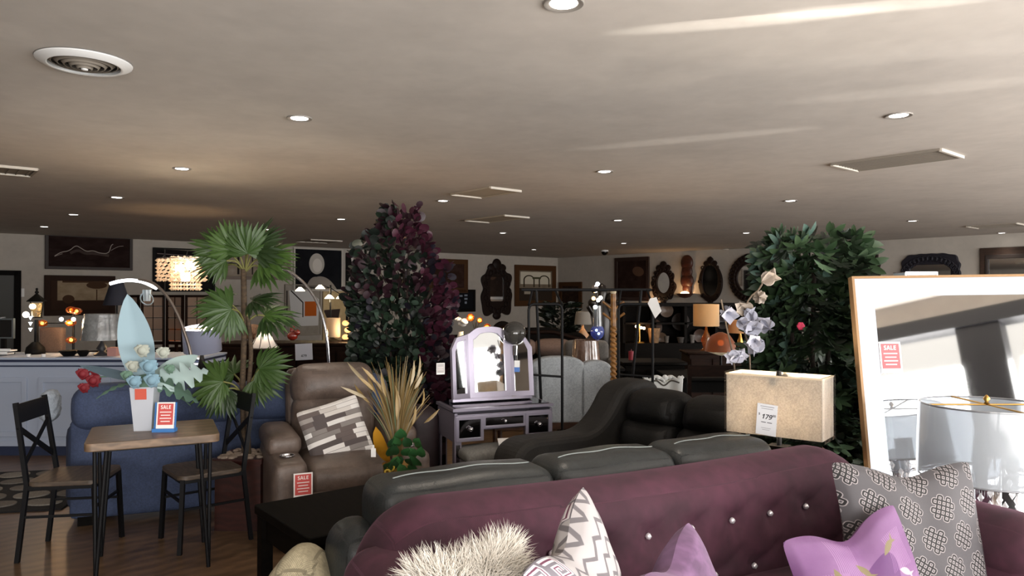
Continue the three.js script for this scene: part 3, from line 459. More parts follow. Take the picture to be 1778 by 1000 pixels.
{ // vase of artificial flowers on the table
  const d = 4.28, y0 = 0.76, t = thing('flower_vase', 'tapered white square vase of blue and white artificial flowers', 'vase', [X(253, d), y0, -d], rad(10));
  const s4 = (a, b, y1, y2) => { const g = new THREE.CylinderGeometry(b * Math.SQRT2, a * Math.SQRT2, y2 - y1, 4, 1, false).rotateY(Math.PI / 4).translate(0, (y1 + y2) / 2, 0); return g.toNonIndexed(); };
  const vg = s4(0.047, 0.066, 0, 0.255); vg.computeVertexNormals();
  const vs = mesh('vase_body', vg, mat('#b4b8c0', { roughness: 0.5 }), t);
  mesh('price_sticker', box(0.062, 0.062, 0.003, -0.005, 0.215, 0.066, rad(4)), mat('#c4533f', { roughness: 0.6 }), vs);
  const teal = mat('#93acb6', { roughness: 0.7, side: THREE.DoubleSide }), tealPale = mat('#a9bdb9', { roughness: 0.7, side: THREE.DoubleSide }), sage = mat('#5d7a68', { roughness: 0.8 }), bl = mat('#7897a6', { roughness: 0.8 }), cream = mat('#a6aa9e', { roughness: 0.85 }), red = mat('#6f101c', { roughness: 0.7 });
  // one tall upright leaf: a pointed oval with a raised midrib
  const leafShape = (L, W, curl, split) => { const n = 16, m = 8, pos = [], idx = []; for (let i = 0; i <= n; i++) { const s = i / n, w = W * Math.pow(Math.sin(Math.PI * Math.min(1, s * 0.93 + 0.07)), 0.75) * (1 - 0.15 * s); for (let j = 0; j <= m; j++) { const q = j / m * 2 - 1; const notch = split && i % 3 === 2 ? (1 - 0.75 * Math.max(0, Math.abs(q) - 0.25)) * 0.7 : 1; pos.push(q * w * notch, s * L, curl * s * s * L + 0.12 * w * (1 - Math.abs(q)) * -1); } } for (let i = 0; i < n; i++) for (let j = 0; j < m; j++) { const k = i * (m + 1) + j; idx.push(k, k + 1, k + m + 2, k, k + m + 2, k + m + 1); } const g = new THREE.BufferGeometry(); g.setAttribute('position', new THREE.Float32BufferAttribute(pos, 3)); g.setIndex(idx); g.computeVertexNormals(); return g; };
  mesh('large_leaf', at(leafShape(0.54, 0.105, -0.02, false), -0.01, 0.26, 0.0, 0, 0, rad(10)), teal, t);
  mesh('large_leaf', at(leafShape(0.3, 0.06, 0.2, false), 0.03, 0.29, -0.04, 0, 0, rad(-62)), tealPale, t);
  mesh('split_leaf', at(leafShape(0.33, 0.1, 0.15, true), 0.06, 0.27, 0.03, rad(20), 0, rad(-72)), tealPale, t);
  mesh('split_leaf', at(leafShape(0.3, 0.085, 0.35, true), 0.02, 0.28, 0.03, rad(40), 0, rad(-104)), sage, t);
  mesh('drooping_leaf', at(leafShape(0.24, 0.05, 0.5, true), 0.05, 0.26, 0.05, rad(80), 0, rad(-130)), sage, t);
  mesh('drooping_leaf', at(leafShape(0.2, 0.05, 0.5, true), -0.03, 0.28, 0.05, rad(70), 0, rad(80)), sage, t);
  mesh('feather_leaf', at(leafShape(0.36, 0.028, -0.1, false), -0.02, 0.29, 0.0, 0, 0, rad(76)), mat('#46565f', { roughness: 0.8 }), t);
  const rose = (r) => { const gs = [ball(r * 0.5, 0, 0, 0, 1, 1, 1, 12)]; for (let k = 0; k < 14; k++) { const a = k * 2.4, rr = r * (0.35 + 0.65 * k / 14); gs.push(at(new THREE.SphereGeometry(rr * 0.75, 8, 6, 0, Math.PI, 0, Math.PI * 0.6).scale(1, 1, 0.35), Math.cos(a) * rr * 0.35, Math.sin(a) * rr * 0.35, 0.01 - rr * 0.25, rad(20), 0, a + Math.PI / 2)); } return gs; };
  for (const [px, py, r, m] of [[261, 634, 0.066, bl], [236, 660, 0.056, bl], [265, 658, 0.06, bl], [232, 634, 0.05, cream], [281, 611, 0.05, cream], [248, 607, 0.055, cream], [222, 650, 0.045, sage], [290, 640, 0.04, sage]]) { const q = P(px, py, d - 0.07); mesh('flower', at(join(rose(r)), (q.x - X(253, d)), q.y - y0, 0.07 + (r - 0.03) * 2), m, t); }
  for (const [px, py, r] of [[148, 648, 0.05], [165, 660, 0.056], [150, 672, 0.044], [168, 645, 0.04]]) { const q = P(px, py, d); mesh('red_flower', at(join(rose(r)), q.x - X(253, d), q.y - y0, -0.05), red, t); }
  const q = P(160, 655, d); mesh('stem', tube([[0, 0.25, 0], [-0.1, 0.31, -0.02], [q.x - X(253, d), q.y - y0, -0.06]], 0.004, 14, 5), sage, t);
  mesh('foliage_core', ball(0.07, 0, 0.275, 0, 1, 0.7, 1, 14), sage, t);
}
{ // sale sign in a blue holder
  const d = 4.22, t = thing('tabletop_sign', 'blue and white tabletop sign with a red sale notice', 'sign', [X(287, d), 0.76, -d], rad(4));
  mesh('holder', [box(0.12, 0.16, 0.012, 0, 0.085, -0.012, rad(-8)), box(0.125, 0.02, 0.05, 0, 0.01, 0)], mat('#3f78b8', { roughness: 0.4 }), t);
  const f = new THREE.Mesh(faceUV(0.1, 0.15), saleMat); f.name = 'notice'; f.position.set(0.005, 0.093, 0.001); f.rotation.x = rad(-8); t.add(f);
}
// ---------------------------------------------------------------- long pale counter at the left
{
  const pb = mat('#a9b3c6', { roughness: 0.45 }), nv = mat('#2d3650', { roughness: 0.4 });
  const d = 7.0, x0 = X(-90, d), x1 = X(345, d), w = x1 - x0, t = thing('counter', 'long pale blue grey panelled counter along the left', 'counter', [(x0 + x1) / 2, 0, -d - 0.33]);
  mesh('body', box(w, 0.8, 0.6, 0, 0.5, 0), pb, t);
  mesh('plinth', box(w - 0.04, 0.1, 0.56, 0, 0.05, 0), nv, t);
  mesh('countertop', soft(w + 0.04, 0.03, 0.68, 0.012, { seg: [6, 4, 6] }, 0, 0.935, 0), pb, t);
  mesh('edge_band', [box(w + 0.02, 0.018, 0.65, 0, 0.91, 0), box(w + 0.01, 0.012, 0.63, 0, 0.862, 0)], nv, t);
  mesh('moulding', [box(w + 0.02, 0.03, 0.63, 0, 0.888, 0), box(w + 0.02, 0.014, 0.62, 0, 0.845, 0)], pb, t);
  mesh('skirting', box(w + 0.02, 0.05, 0.62, 0, 0.12, 0), pb, t);
  for (let k = 0; k < 3; k++) { const c = -w / 2 + (k + 0.5) * w / 3; mesh('panel_frame', extrude(rrect(w / 3 - 0.12, 0.56, 0.01), 0.012, 0.004, [rrect(w / 3 - 0.2, 0.48, 0.008)]).translate(c, 0.47, 0.3), pb, t); }
}
{ // cobble patterned rug beyond the chairs
  const t = thing('pebble_rug', 'black rug with cream pebble shapes on the left floor', 'rug', [X(-10, 5.8), 0, -5.75], rad(12));
  mesh('rug_base', box(1.5, 0.012, 1.3, 0, 0.006, 0), mat('#1a1819', { roughness: 0.95, map: T.weaveMap }), t);
  const rr = rng(4), pm = [mat('#9b948a', { roughness: 0.95, map: T.weaveMap }), mat('#7d766e', { roughness: 0.95, map: T.weaveMap })];
  for (let j = 0; j < 5; j++) for (let i = 0; i < 5; i++) mesh('pebble', soft(0.22 + rr() * 0.05, 0.014, 0.15 + rr() * 0.04, 0.07, { seg: [10, 3, 8], fn: (v, a, b, c) => { const e = Math.hypot(a, c); if (e > 1) { v.x /= e; v.z /= e; } } }, -0.6 + i * 0.29 + (j % 2) * 0.12, 0.015, -0.5 + j * 0.24, 0, rr() - 0.5), pm[(i + j) % 2], t);
}
// ---------------------------------------------------------------- vanity desk with tri-fold mirror
const silver = mat('#9a94a3', { roughness: 0.32, metalness: 0.55 }), paneMirror = mat('#8d8a90', { roughness: 0.05, metalness: 1 });
{
  const a = rad(22), t = thing('vanity_desk', 'silver mirrored vanity desk with glass fronted drawers', 'desk', [-0.13, 0, -5.36], a);
  const W = 0.74, D = 0.4, H = 0.76;
  mesh('desktop', [box(W + 0.02, 0.02, D + 0.02, 0, H - 0.01, 0)], silver, t);
  mesh('glass_top', box(W - 0.03, 0.006, D - 0.03, 0, H + 0.003, 0), paneMirror, t);
  mesh('frame', [box(W, 0.018, 0.02, 0, 0.71, D / 2), box(0.02, 0.2, 0.02, -W / 2 + 0.01, 0.63, D / 2), box(0.02, 0.2, 0.02, W / 2 - 0.01, 0.63, D / 2), box(W, 0.2, 0.02, 0, 0.63, -D / 2 + 0.01), box(0.015, 0.2, D, -W / 2 + 0.008, 0.63, 0), box(0.015, 0.2, D, W / 2 - 0.008, 0.63, 0)], silver, t);
  for (const s of [-1, 1]) { const dr = mesh('drawer', extrude(rrect(0.2, 0.17, 0.004), 0.015, 0.002, [rrect(0.16, 0.13, 0.003)]).translate(s * (W / 2 - 0.11), 0.62, D / 2), silver, t); mesh('mirror_front', box(0.165, 0.135, 0.008, s * (W / 2 - 0.11), 0.62, D / 2 + 0.004), paneMirror, dr); mesh('crystal_knob', at(new THREE.OctahedronGeometry(0.018, 1), s * (W / 2 - 0.11), 0.62, D / 2 + 0.035), M.chrome, dr); }
  const cd = mesh('drawer', extrude(rrect(0.32, 0.09, 0.004), 0.012, 0.002, [rrect(0.29, 0.06, 0.003)]).translate(0, 0.66, D / 2), silver, t); mesh('mirror_front', box(0.3, 0.065, 0.006, 0, 0.66, D / 2 + 0.004), paneMirror, cd); mesh('crystal_knob', at(new THREE.OctahedronGeometry(0.014, 1), 0, 0.66, D / 2 + 0.03), M.chrome, cd);
  for (const s of [-1, 1]) for (const z of [-1, 1]) { const l = mesh('leg', box(0.05, 0.54, 0.05, s * (W / 2 - 0.03), 0.27, z * (D / 2 - 0.03)), silver, t); mesh('mirror_inlay', box(0.03, 0.48, 0.004, s * (W / 2 - 0.03), 0.27, z * (D / 2 - 0.03) + 0.026), paneMirror, l); }
  // the tri-fold mirror standing on it
  const m = thing('vanity_mirror', 'arched tri-fold vanity mirror in silver frame', 'mirror', [-0.16, H + 0.008, -5.42], a);
  const arch = (w, h, rise, inset = 0) => { const s = new THREE.Shape(), x = w / 2 - inset; s.moveTo(-x, inset); s.lineTo(x, inset); s.lineTo(x, h - inset); s.bezierCurveTo(x - 0.02, h - inset, x - 0.03, h + rise * 0.4 - inset, x * 0.55, h + rise * 0.75 - inset); s.bezierCurveTo(x * 0.2, h + rise - inset, -x * 0.2, h + rise - inset, -x * 0.55, h + rise * 0.75 - inset); s.bezierCurveTo(-x + 0.03, h + rise * 0.4 - inset, -x + 0.02, h - inset, -x, h - inset); s.lineTo(-x, inset); return s; };
  m.rotation.order = 'YXZ'; m.rotation.x = rad(-7); const cw = 0.33;
  mesh('frame', extrude(arch(cw, 0.47, 0.055), 0.02, 0.003, [arch(cw, 0.47, 0.055, 0.04)]).translate(0, 0.02, 0), silver, m);
  mesh('glass', extrude(arch(cw, 0.47, 0.055, 0.038), 0.006).translate(0, 0.02, 0.004), M.mirror, m);
  for (const s of [-1, 1]) {
    const pts = s < 0 ? [[0, 0], [0.17, 0], [0.17, 0.47], [0.05, 0.44], [0, 0.36]] : [[0, 0], [0.17, 0], [0.17, 0.36], [0.12, 0.44], [0, 0.47]];
    const hole = s < 0 ? [[0.03, 0.035], [0.14, 0.035], [0.14, 0.43], [0.06, 0.41], [0.03, 0.34]] : [[0.03, 0.035], [0.14, 0.035], [0.14, 0.34], [0.11, 0.41], [0.03, 0.43]];
    const w = mesh('wing_frame', extrude(pts, 0.02, 0.002, [hole]), silver, m), g2 = extrude(hole, 0.006).translate(0, 0, 0.004), gl = mesh('wing_glass', g2, M.mirror, w);
    w.position.set(s < 0 ? -cw / 2 - 0.155 : cw / 2 + 0.005, 0.02, s < 0 ? 0.075 : 0); w.rotation.y = s < 0 ? rad(26) : rad(-30);
  }
  mesh('base', box(0.62, 0.02, 0.09, 0, 0.01, 0.02), silver, m);
  const tg = card('price_tag', 'small white price tag in a red border on the vanity mirror wing', 0.06, 0.08, [X(765, 5.12), Y(640, 5.12), -5.12], a, mat('#ffffff', { map: tagTex('', '#b9b4b2', 3), roughness: 0.7 }));
  // stool
  const st = thing('vanity_stool', 'silver vanity stool with pale grey upholstered seat', 'stool', [X(848, 5.1), 0, -5.1], a);
  mesh('seat_cushion', soft(0.42, 0.08, 0.3, 0.035, { puff: [0, 0.012, 0] }, 0, 0.45, 0), mat('#94938f', { roughness: 0.85, map: T.weaveMap }), st);
  mesh('apron', box(0.4, 0.09, 0.28, 0, 0.37, 0), silver, st);
  for (const s of [-1, 1]) for (const z of [-1, 1]) mesh('leg', box(0.04, 0.34, 0.04, s * 0.18, 0.17, z * 0.12), silver, st);
  one('price_card', box(0.15, 0.004, 0.1, 0, 0, 0, rad(28)), M.paper, 'white price card lying on the vanity stool', 'card', [X(884, 5.06), 0.525, -5.06], rad(10));
  // dark chest left of the desk
  const ch = thing('accent_chest', 'dark plum rounded chest between the grasses and the vanity', 'chest', [X(724, 5.3), 0, -5.5], rad(20));
  mesh('body', soft(0.22, 0.66, 0.36, 0.05, { puff: [0.02, 0.02, 0.02] }, 0, 0.37, 0), mat('#3a2a2e', { roughness: 0.6, map: T.leatherMap }), ch);
  for (const s of [-1, 1]) for (const z of [-1, 1]) mesh('foot', cyl(0.02, 0.015, 0.06, s * 0.08, 0.03, z * 0.13, 10), M.blackWood, ch);
}
{ // clear glass globe lamp on the vanity
  const d = 5.5, t = thing('globe_lamp', 'smoked glass globe lamp on black stem standing on the vanity', 'lamp', [X(893, d), 0.769, -d]);
  mesh('base', lathe([[0, 0], [0.055, 0], [0.055, 0.02], [0.03, 0.03], [0.03, 0.06], [0, 0.065]], 24), M.chrome, t);
  mesh('stem', cyl(0.011, 0.011, 0.34, 0, 0.2, 0, 12), M.blackMetal, t);
  mesh('socket', cyl(0.02, 0.016, 0.07, 0, 0.36, 0, 14), M.chrome, t);
  mesh('globe', ball(0.088, 0, 0.49, 0, 1, 1, 1, 28), mat('#77746f', { roughness: 0.04, transmission: 0.8, thickness: 0 }), t);
  mesh('bulb', lathe([[0, 0.4], [0.014, 0.4], [0.03, 0.46], [0.02, 0.5], [0, 0.51]], 16), M.white, t);
  mesh('tag', [box(0.04, 0.05, 0.003, 0.02, 0.26, 0.014), box(0.001, 0.1, 0.001, 0.02, 0.33, 0.013)], M.paper, t); mesh('tag_band', box(0.04, 0.035, 0.003, 0.02, 0.217, 0.014), mat('#3c6fb8', { roughness: 0.5 }), t);
}
// ---------------------------------------------------------------- beige box lamp on a black stand behind the sofas
function lampLight(t, x, y, z, col, k, r = 2) { lamp(x, y, z, col, k, t, r); }
{
  const d = 3.75, t = thing('box_lamp', 'table lamp with wide beige rectangular shade in plastic wrap', 'lamp', [X(1352, d), 0, -d], rad(-38));
  const W = 0.47, D = 0.2, H = 0.3, y0 = Y(752, d), sh = mat('#ddd0be', { roughness: 0.8, transmission: 0.35, thickness: 0, map: clone(T.weaveMap, 6) });
  const side = (w, x, z, ry) => box(w, H, 0.006, x, y0 + H / 2, z, 0, ry);
  mesh('shade', [side(W, 0, D / 2, 0), side(W, 0, -D / 2, 0), side(D, W / 2, 0, Math.PI / 2), side(D, -W / 2, 0, Math.PI / 2)], sh, t);
  mesh('shade_rim', [box(W + 0.01, 0.008, 0.01, 0, y0 + H, D / 2), box(W + 0.01, 0.008, 0.01, 0, y0 + H, -D / 2), box(0.01, 0.008, D, W / 2, y0 + H, 0), box(0.01, 0.008, D, -W / 2, y0 + H, 0)], mat('#d8c6a8', { roughness: 0.7 }), t);
  const rr = rng(31), wr = (w, x, z, ry) => { const g = new THREE.PlaneGeometry(w, H + 0.02, 40, 24); const p = g.attributes.position, f = fbm(61 + (ry * 9 | 0), 4, 3); for (let i = 0; i < p.count; i++) p.setZ(i, 0.006 + 0.012 * f((p.getX(i) * 1.6 + 3) % 1, (p.getY(i) * 0.25 + 3) % 1)); g.computeVertexNormals(); return at(g, x, y0 + H / 2, z, 0, ry); };
  mesh('plastic_wrap', [wr(W, 0, D / 2 + 0.004, 0), wr(D, W / 2 + 0.004, 0, Math.PI / 2), wr(D, -W / 2 - 0.004, 0, -Math.PI / 2)], mat('#ffffff', { roughness: 0.12, transmission: 1, thickness: 0, ior: 1.35 }), t);
  mesh('stem', [cyl(0.012, 0.012, y0 - 0.62 + 0.2, 0, (y0 + 0.2 + 0.62) / 2, 0, 12), box(0.03, 0.03, D, 0, y0 + H - 0.03, 0)], M.blackMetal, t);
  mesh('finial', cyl(0.012, 0.016, 0.05, 0, y0 + H - 0.005, 0, 12), M.blackMetal, t);
  mesh('base', [box(0.22, 0.03, 0.16, 0, 0.625, 0), box(0.1, Math.max(0.06, y0 - 0.7), 0.08, 0, 0.64 + Math.max(0.06, y0 - 0.7) / 2, 0)], M.blackWood, t);
  for (const s of [-1, 1]) { mesh('bulb', ball(0.032, s * 0.1, y0 + 0.13, 0), M.bulbNeutral, t); lampLight(t, s * 0.1, y0 + 0.13, 0, [1, 0.9, 0.76], 3.0, 1.5); }
  const tex = ctex(192, 288, (g, w, h) => { g.fillStyle = '#dfe0e4'; g.fillRect(0, 0, w, h); g.fillStyle = '#8d8f96'; g.fillRect(30, 20, w - 60, 6); g.fillRect(40, 40, w - 80, 5); g.fillStyle = '#1c1c20'; g.font = 'italic bold 62px sans-serif'; g.textAlign = 'center'; g.fillText('179', w / 2 - 2, 138); g.font = 'bold 28px sans-serif'; g.fillText('$', 24, 108); g.fillText('00', w - 26, 110); g.fillStyle = '#55565c'; g.fillRect(46, 166, 46, 7); g.fillRect(104, 166, 46, 7); g.fillStyle = '#a7a9b0'; g.fillRect(50, 220, w - 100, 5); g.fillRect(60, 236, w - 120, 5); });
  const c = new THREE.Mesh(faceUV(0.1, 0.155), mat('#ffffff', { map: tex, roughness: 0.6 })); c.name = 'price_card'; c.userData.label = 'white price card reading 179'; c.position.set(-0.02, y0 + 0.085, D / 2 + 0.028); c.rotation.z = rad(-4); t.add(c);
  const st = thing('console_table', 'black console table under the beige box lamp', 'table', [X(1352, d), 0, -d], rad(-38));
  mesh('tabletop', box(0.34, 0.03, 0.24, 0, 0.595, 0), M.blackWood, st); mesh('apron', box(0.3, 0.12, 0.2, 0, 0.52, 0), M.blackWood, st);
  for (const a of [-1, 1]) for (const b of [-1, 1]) mesh('leg', box(0.045, 0.58, 0.045, a * 0.14, 0.29, b * 0.09), M.blackWood, st);
}
// ---------------------------------------------------------------- leaning mirror with a lit border
{
  const d = 3.62, tl = P(1483, 484, d), t = thing('lighted_mirror', 'large leaning vanity mirror with glowing white border', 'mirror', [tl.x, 0, -d + 0.3], 0);
  const W = 0.98, H = 1.62, B = 0.088, tilt = rad(-10);
  const g = new THREE.Group(); g.name = 'panel'; t.add(g); t.userData.note = undefined; delete t.userData.note;
  // panel hangs from its top edge; local origin is the top left corner
  g.position.set(0, tl.y, -0.3); g.rotation.set(tilt, rad(-4), 0);
  const fr = mat('#8a6b48', { roughness: 0.4, metalness: 0.3 });
  mesh('edge_frame', [box(0.012, H, 0.05, -0.006, -H / 2, -0.02), box(0.012, H, 0.05, W + 0.006, -H / 2, -0.02), box(W + 0.024, 0.012, 0.05, W / 2, 0.006, -0.02), box(W + 0.024, 0.012, 0.05, W / 2, -H - 0.006, -0.02)], fr, g);
  mesh('backing', box(W, H, 0.02, W / 2, -H / 2, -0.035), M.black, g);
  mesh('glass', box(W - 2 * B, H - 2 * B, 0.006, W / 2, -H / 2, -0.004), M.mirror, g);
  mesh('lit_border', [box(B, H, 0.02, B / 2, -H / 2, -0.012), box(B, H, 0.02, W - B / 2, -H / 2, -0.012), box(W - 2 * B, B, 0.02, W / 2, -B / 2, -0.012), box(W - 2 * B, B, 0.02, W / 2, -H + B / 2, -0.012)], glow(0.93, 0.95, 1.0, 1.05), g);
  for (const [w, h, x, y] of [[B, H, B / 2, -H / 2], [B, H, W - B / 2, -H / 2], [W, B, W / 2, -B / 2]]) { const l = new THREE.RectAreaLight(lin(0.9, 0.94, 1), 1.6, w, h); l.position.set(x, y, 0.006); l.rotation.y = Math.PI; l.name = 'border_light'; g.add(l); }
  const c = new THREE.Mesh(faceUV(0.1, 0.15), mat('#ffffff', { map: tagTex('SALE', '#a85a5e'), roughness: 0.6 })); c.name = 'sale_notice'; c.userData.label = 'red sale notice stuck on the mirror glass'; c.position.set(B + 0.05, -0.39, 0.004); g.add(c);
}
{ // drum lamp with crystals, standing in front of the mirror
  const d = 3.05, cx = X(1712, d), y1 = Y(702, d), y0 = Y(826, d), t = thing('drum_lamp', 'white drum shade lamp with crystal base in front of the lit mirror', 'lamp', [cx, 0, -d]);
  const r = 0.245, sh = mat('#b4bac0', { roughness: 0.6, transmission: 0.5, thickness: 0 });
  const shade = cyl(r, r * 1.04, y1 - y0, 0, (y0 + y1) / 2, 0, 48, 0, 0, 0, true); mesh('shade', shade, sh, t);
  mesh('shade_rim', [torus(r, 0.004, 0, y1, 0, Math.PI / 2, 0, 0, 48, 6), torus(r * 1.04, 0.004, 0, y0, 0, Math.PI / 2, 0, 0, 48, 6)], mat('#8a8c90', { roughness: 0.4, metalness: 0.6 }), t);
  { const g = new THREE.CylinderGeometry(r * 1.02, r * 1.06, y1 - y0 + 0.01, 90, 16, true), p = g.attributes.position, f = fbm(71, 8, 3); for (let i = 0; i < p.count; i++) { const a = Math.atan2(p.getZ(i), p.getX(i)) / 6.2832 + 0.5, k = 1 + 0.035 * (f(a, (p.getY(i) * 0.4 + 2) % 1) - 0.3); p.setX(i, p.getX(i) * k); p.setZ(i, p.getZ(i) * k); } g.computeVertexNormals(); mesh('plastic_wrap', at(g, 0, (y0 + y1) / 2, 0), mat('#ffffff', { roughness: 0.1, transmission: 1, thickness: 0, ior: 1.35 }), t); }
  mesh('harp', [bar([-r, y1, 0], [r, y1, 0], 0.004, 6), bar([0, y1, -r], [0, y1, r], 0.004, 6)], M.brass, t);
  mesh('finial', lathe([[0, 0], [0.012, 0.004], [0.006, 0.012], [0.014, 0.024], [0.005, 0.038], [0, 0.042]], 14, 0, y1, 0), M.brass, t);
  mesh('column', lathe([[0, 0.48], [0.1, 0.48], [0.1, 0.5], [0.03, 0.53], [0.03, y0 - 0.16], [0.05, y0 - 0.12], [0.05, y0 + 0.08], [0, y0 + 0.08]], 24), M.chrome, t);
  const cr = mat('#ffffff', { roughness: 0.03, transmission: 0.7, thickness: 0, metalness: 0.1 }), cg = new THREE.OctahedronGeometry(0.014, 0).scale(1, 1.5, 1);
  for (let ring = 0; ring < 3; ring++) for (let k = 0; k < 18; k++) { const a = k / 18 * 6.2832 + ring * 0.17; const c = new THREE.Mesh(cg, cr); c.name = 'crystal'; c.position.set(Math.cos(a) * (0.21 - ring * 0.03), y0 - 0.02 - ring * 0.032, Math.sin(a) * (0.21 - ring * 0.03)); t.add(c); }
  mesh('crystal_ring', [torus(0.2, 0.005, 0, y0 + 0.005, 0, Math.PI / 2), bar([-0.2, y0 + 0.005, 0], [0.2, y0 + 0.005, 0], 0.004, 6)], M.chrome, t);
  mesh('tag', box(0.09, 0.12, 0.003, 0.115, y0 + 0.12, r * 0.96, 0, rad(25)), mat('#b8807c', { roughness: 0.7 }), t);
  const st = thing('side_table', 'dark side table carrying the crystal drum lamp', 'table', [cx, 0, -d]); mesh('tabletop', cyl(0.14, 0.14, 0.03, 0, 0.465, 0, 32), M.blackWood, st); mesh('pedestal', lathe([[0.13, 0], [0.13, 0.03], [0.05, 0.06], [0.05, 0.45], [0, 0.45]], 24), M.blackWood, st);
}
{ // black cabinet behind the mirror with things on top
  const d = 5.0, t = thing('tall_cabinet', 'tall black cabinet behind the lit mirror and the leafy tree', 'cabinet', [X(1610, d), 0, -d - 0.22]);
  const H = 1.6, W = 1.05, W2 = W / 2; mesh('body', box(W, H - 0.04, 0.4, 0, H / 2, 0), M.blackWood, t); mesh('cornice', box(W + 0.04, 0.04, 0.44, 0, H, 0), M.blackWood, t);
  for (const s of [-1, 1]) { const dd = mesh('door', box(W2 - 0.02, H - 0.2, 0.02, s * W2 / 2, H / 2 - 0.02, 0.21), M.blackWood, t); mesh('handle', bar([s * 0.04, H / 2, 0.235], [s * 0.04, H / 2 + 0.15, 0.235], 0.006), M.chrome, dd); }
  one('storage_box', box(0.26, 0.045, 0.2), mat('#6b2f38', { roughness: 0.6 }), 'flat maroon box on top of the cabinet behind the mirror', 'box', [X(1522, d), H + 0.043, -d - 0.2]);
  one('book', [box(0.11, 0.035, 0.16), box(0.114, 0.006, 0.164, 0, 0.018, 0), box(0.114, 0.006, 0.164, 0, -0.018, 0)], mat('#c5b9b4', { roughness: 0.7 }), 'cream book beside the maroon box on the cabinet', 'book', [X(1566, d), H + 0.042, -d - 0.2]);
  const gb = thing('glass_box', 'clear glass display box on top of the cabinet behind the mirror', 'box', [X(1617, d), H + 0.022, -d - 0.2]); mesh('glass', box(0.22, 0.08, 0.16, 0, 0.04, 0), mat('#c8d0d4', { roughness: 0.05, transmission: 0.7, thickness: 0 }), gb); mesh('edge_frame', [box(0.226, 0.006, 0.166, 0, 0.082, 0), box(0.226, 0.006, 0.166, 0, 0.003, 0), box(0.008, 0.08, 0.008, 0.11, 0.04, 0.08), box(0.008, 0.08, 0.008, -0.11, 0.04, 0.08)], M.chrome, gb);
}
// ---------------------------------------------------------------- pale settee with humped back, racks, coat stand
{
  const d = 6.5, t = thing('settee', 'pale grey settee with three humped back panels, seen from behind the racks', 'sofa', [X(955, d), 0, -d], rad(6));
  const fab = mat('#c6ccd0', { roughness: 0.85, map: T.weaveMap, bumpMap: T.weave });
  for (const [x, w, h] of [[-0.3, 0.34, 0.94], [0.06, 0.46, 0.97], [0.4, 0.26, 0.93]]) { const s = new THREE.Shape(); s.moveTo(-w / 2, 0.44); s.lineTo(w / 2, 0.44); s.lineTo(w / 2, h - 0.1); s.bezierCurveTo(w / 2, h, w * 0.25, h + 0.01, 0, h + 0.01); s.bezierCurveTo(-w * 0.25, h + 0.01, -w / 2, h, -w / 2, h - 0.1); s.lineTo(-w / 2, 0.44); mesh('back_panel', extrude(s, 0.08, 0.025).translate(x, 0, -0.02), fab, t); }
  mesh('seat', soft(1.0, 0.16, 0.55, 0.06, {}, 0.03, 0.42, -0.35), fab, t);
  mesh('rail', box(1.04, 0.07, 0.1, 0.03, 0.4, 0.03), M.brownWood, t);
  for (const x of [-0.45, 0.5]) for (const z of [0.02, -0.55]) mesh('leg', cyl(0.022, 0.015, 0.38, x, 0.19, z, 10), M.brownWood, t);
}
function rackEnd(t, px0, px1, d, pyTop, lx, z0) { // an upside-down U frame of round tube with a crossbar
  const x0 = X(px0, d) - lx, x1 = X(px1, d) - lx, y = Y(pyTop, d), r = 0.04;
  mesh('end_frame', [bar([x0, 0, z0], [x0, y - r, z0], 0.011), bar([x1, 0, z0], [x1, y - r, z0], 0.011), tube([[x0, y - r, z0], [x0 + r * 0.3, y - r * 0.3, z0], [x0 + r, y, z0]], 0.011, 8), tube([[x1, y - r, z0], [x1 - r * 0.3, y - r * 0.3, z0], [x1 - r, y, z0]], 0.011, 8), bar([x0 + r, y, z0], [x1 - r, y, z0], 0.011)], M.blackMetal, t);
  mesh('crossbar', bar([x0, Y(650, d), z0], [x1, Y(654, d), z0], 0.009), M.blackMetal, t);
}
{
  const d = 5.85, lx = X(1020, d), t = thing('garment_rack', 'black metal garment rack with round end frames', 'rack', [lx, 0, -d]);
  rackEnd(t, 918, 976, d, 528, lx, 0.0); rackEnd(t, 1074, 1133, d, 528, lx, 0.0);
  mesh('top_bar', bar([X(906, d) - lx, Y(503, d), -0.12], [X(1136, d) - lx, Y(503, d), -0.12], 0.012), M.blackMetal, t);
  mesh('post', [bar([X(932, d) - lx, Y(503, d), -0.12], [X(948, d) - lx, 0, -0.3], 0.012)], M.blackMetal, t);
  mesh('post', [bar([X(1118, d) - lx, Y(503, d), -0.12], [X(1090, d) - lx, 0, -0.3], 0.012)], M.blackMetal, t);
  for (const [a, b] of [[918, 925], [976, 965], [1074, 1082], [1133, 1128]]) mesh('brace', bar([X(a, d) - lx, Y(530, d), 0], [X(b, d) - lx, Y(503, d), -0.12], 0.009), M.blackMetal, t);
  const h = one('paper_tag', extrude([[0, 0], [0.05, 0.01], [0.09, -0.1], [0.04, -0.16], [-0.02, -0.04]], 0.003), M.paper, 'large white paper tag hanging on the right end of the garment rack', 'tag', [X(1128, d), Y(518, d), -d + 0.02]);
}
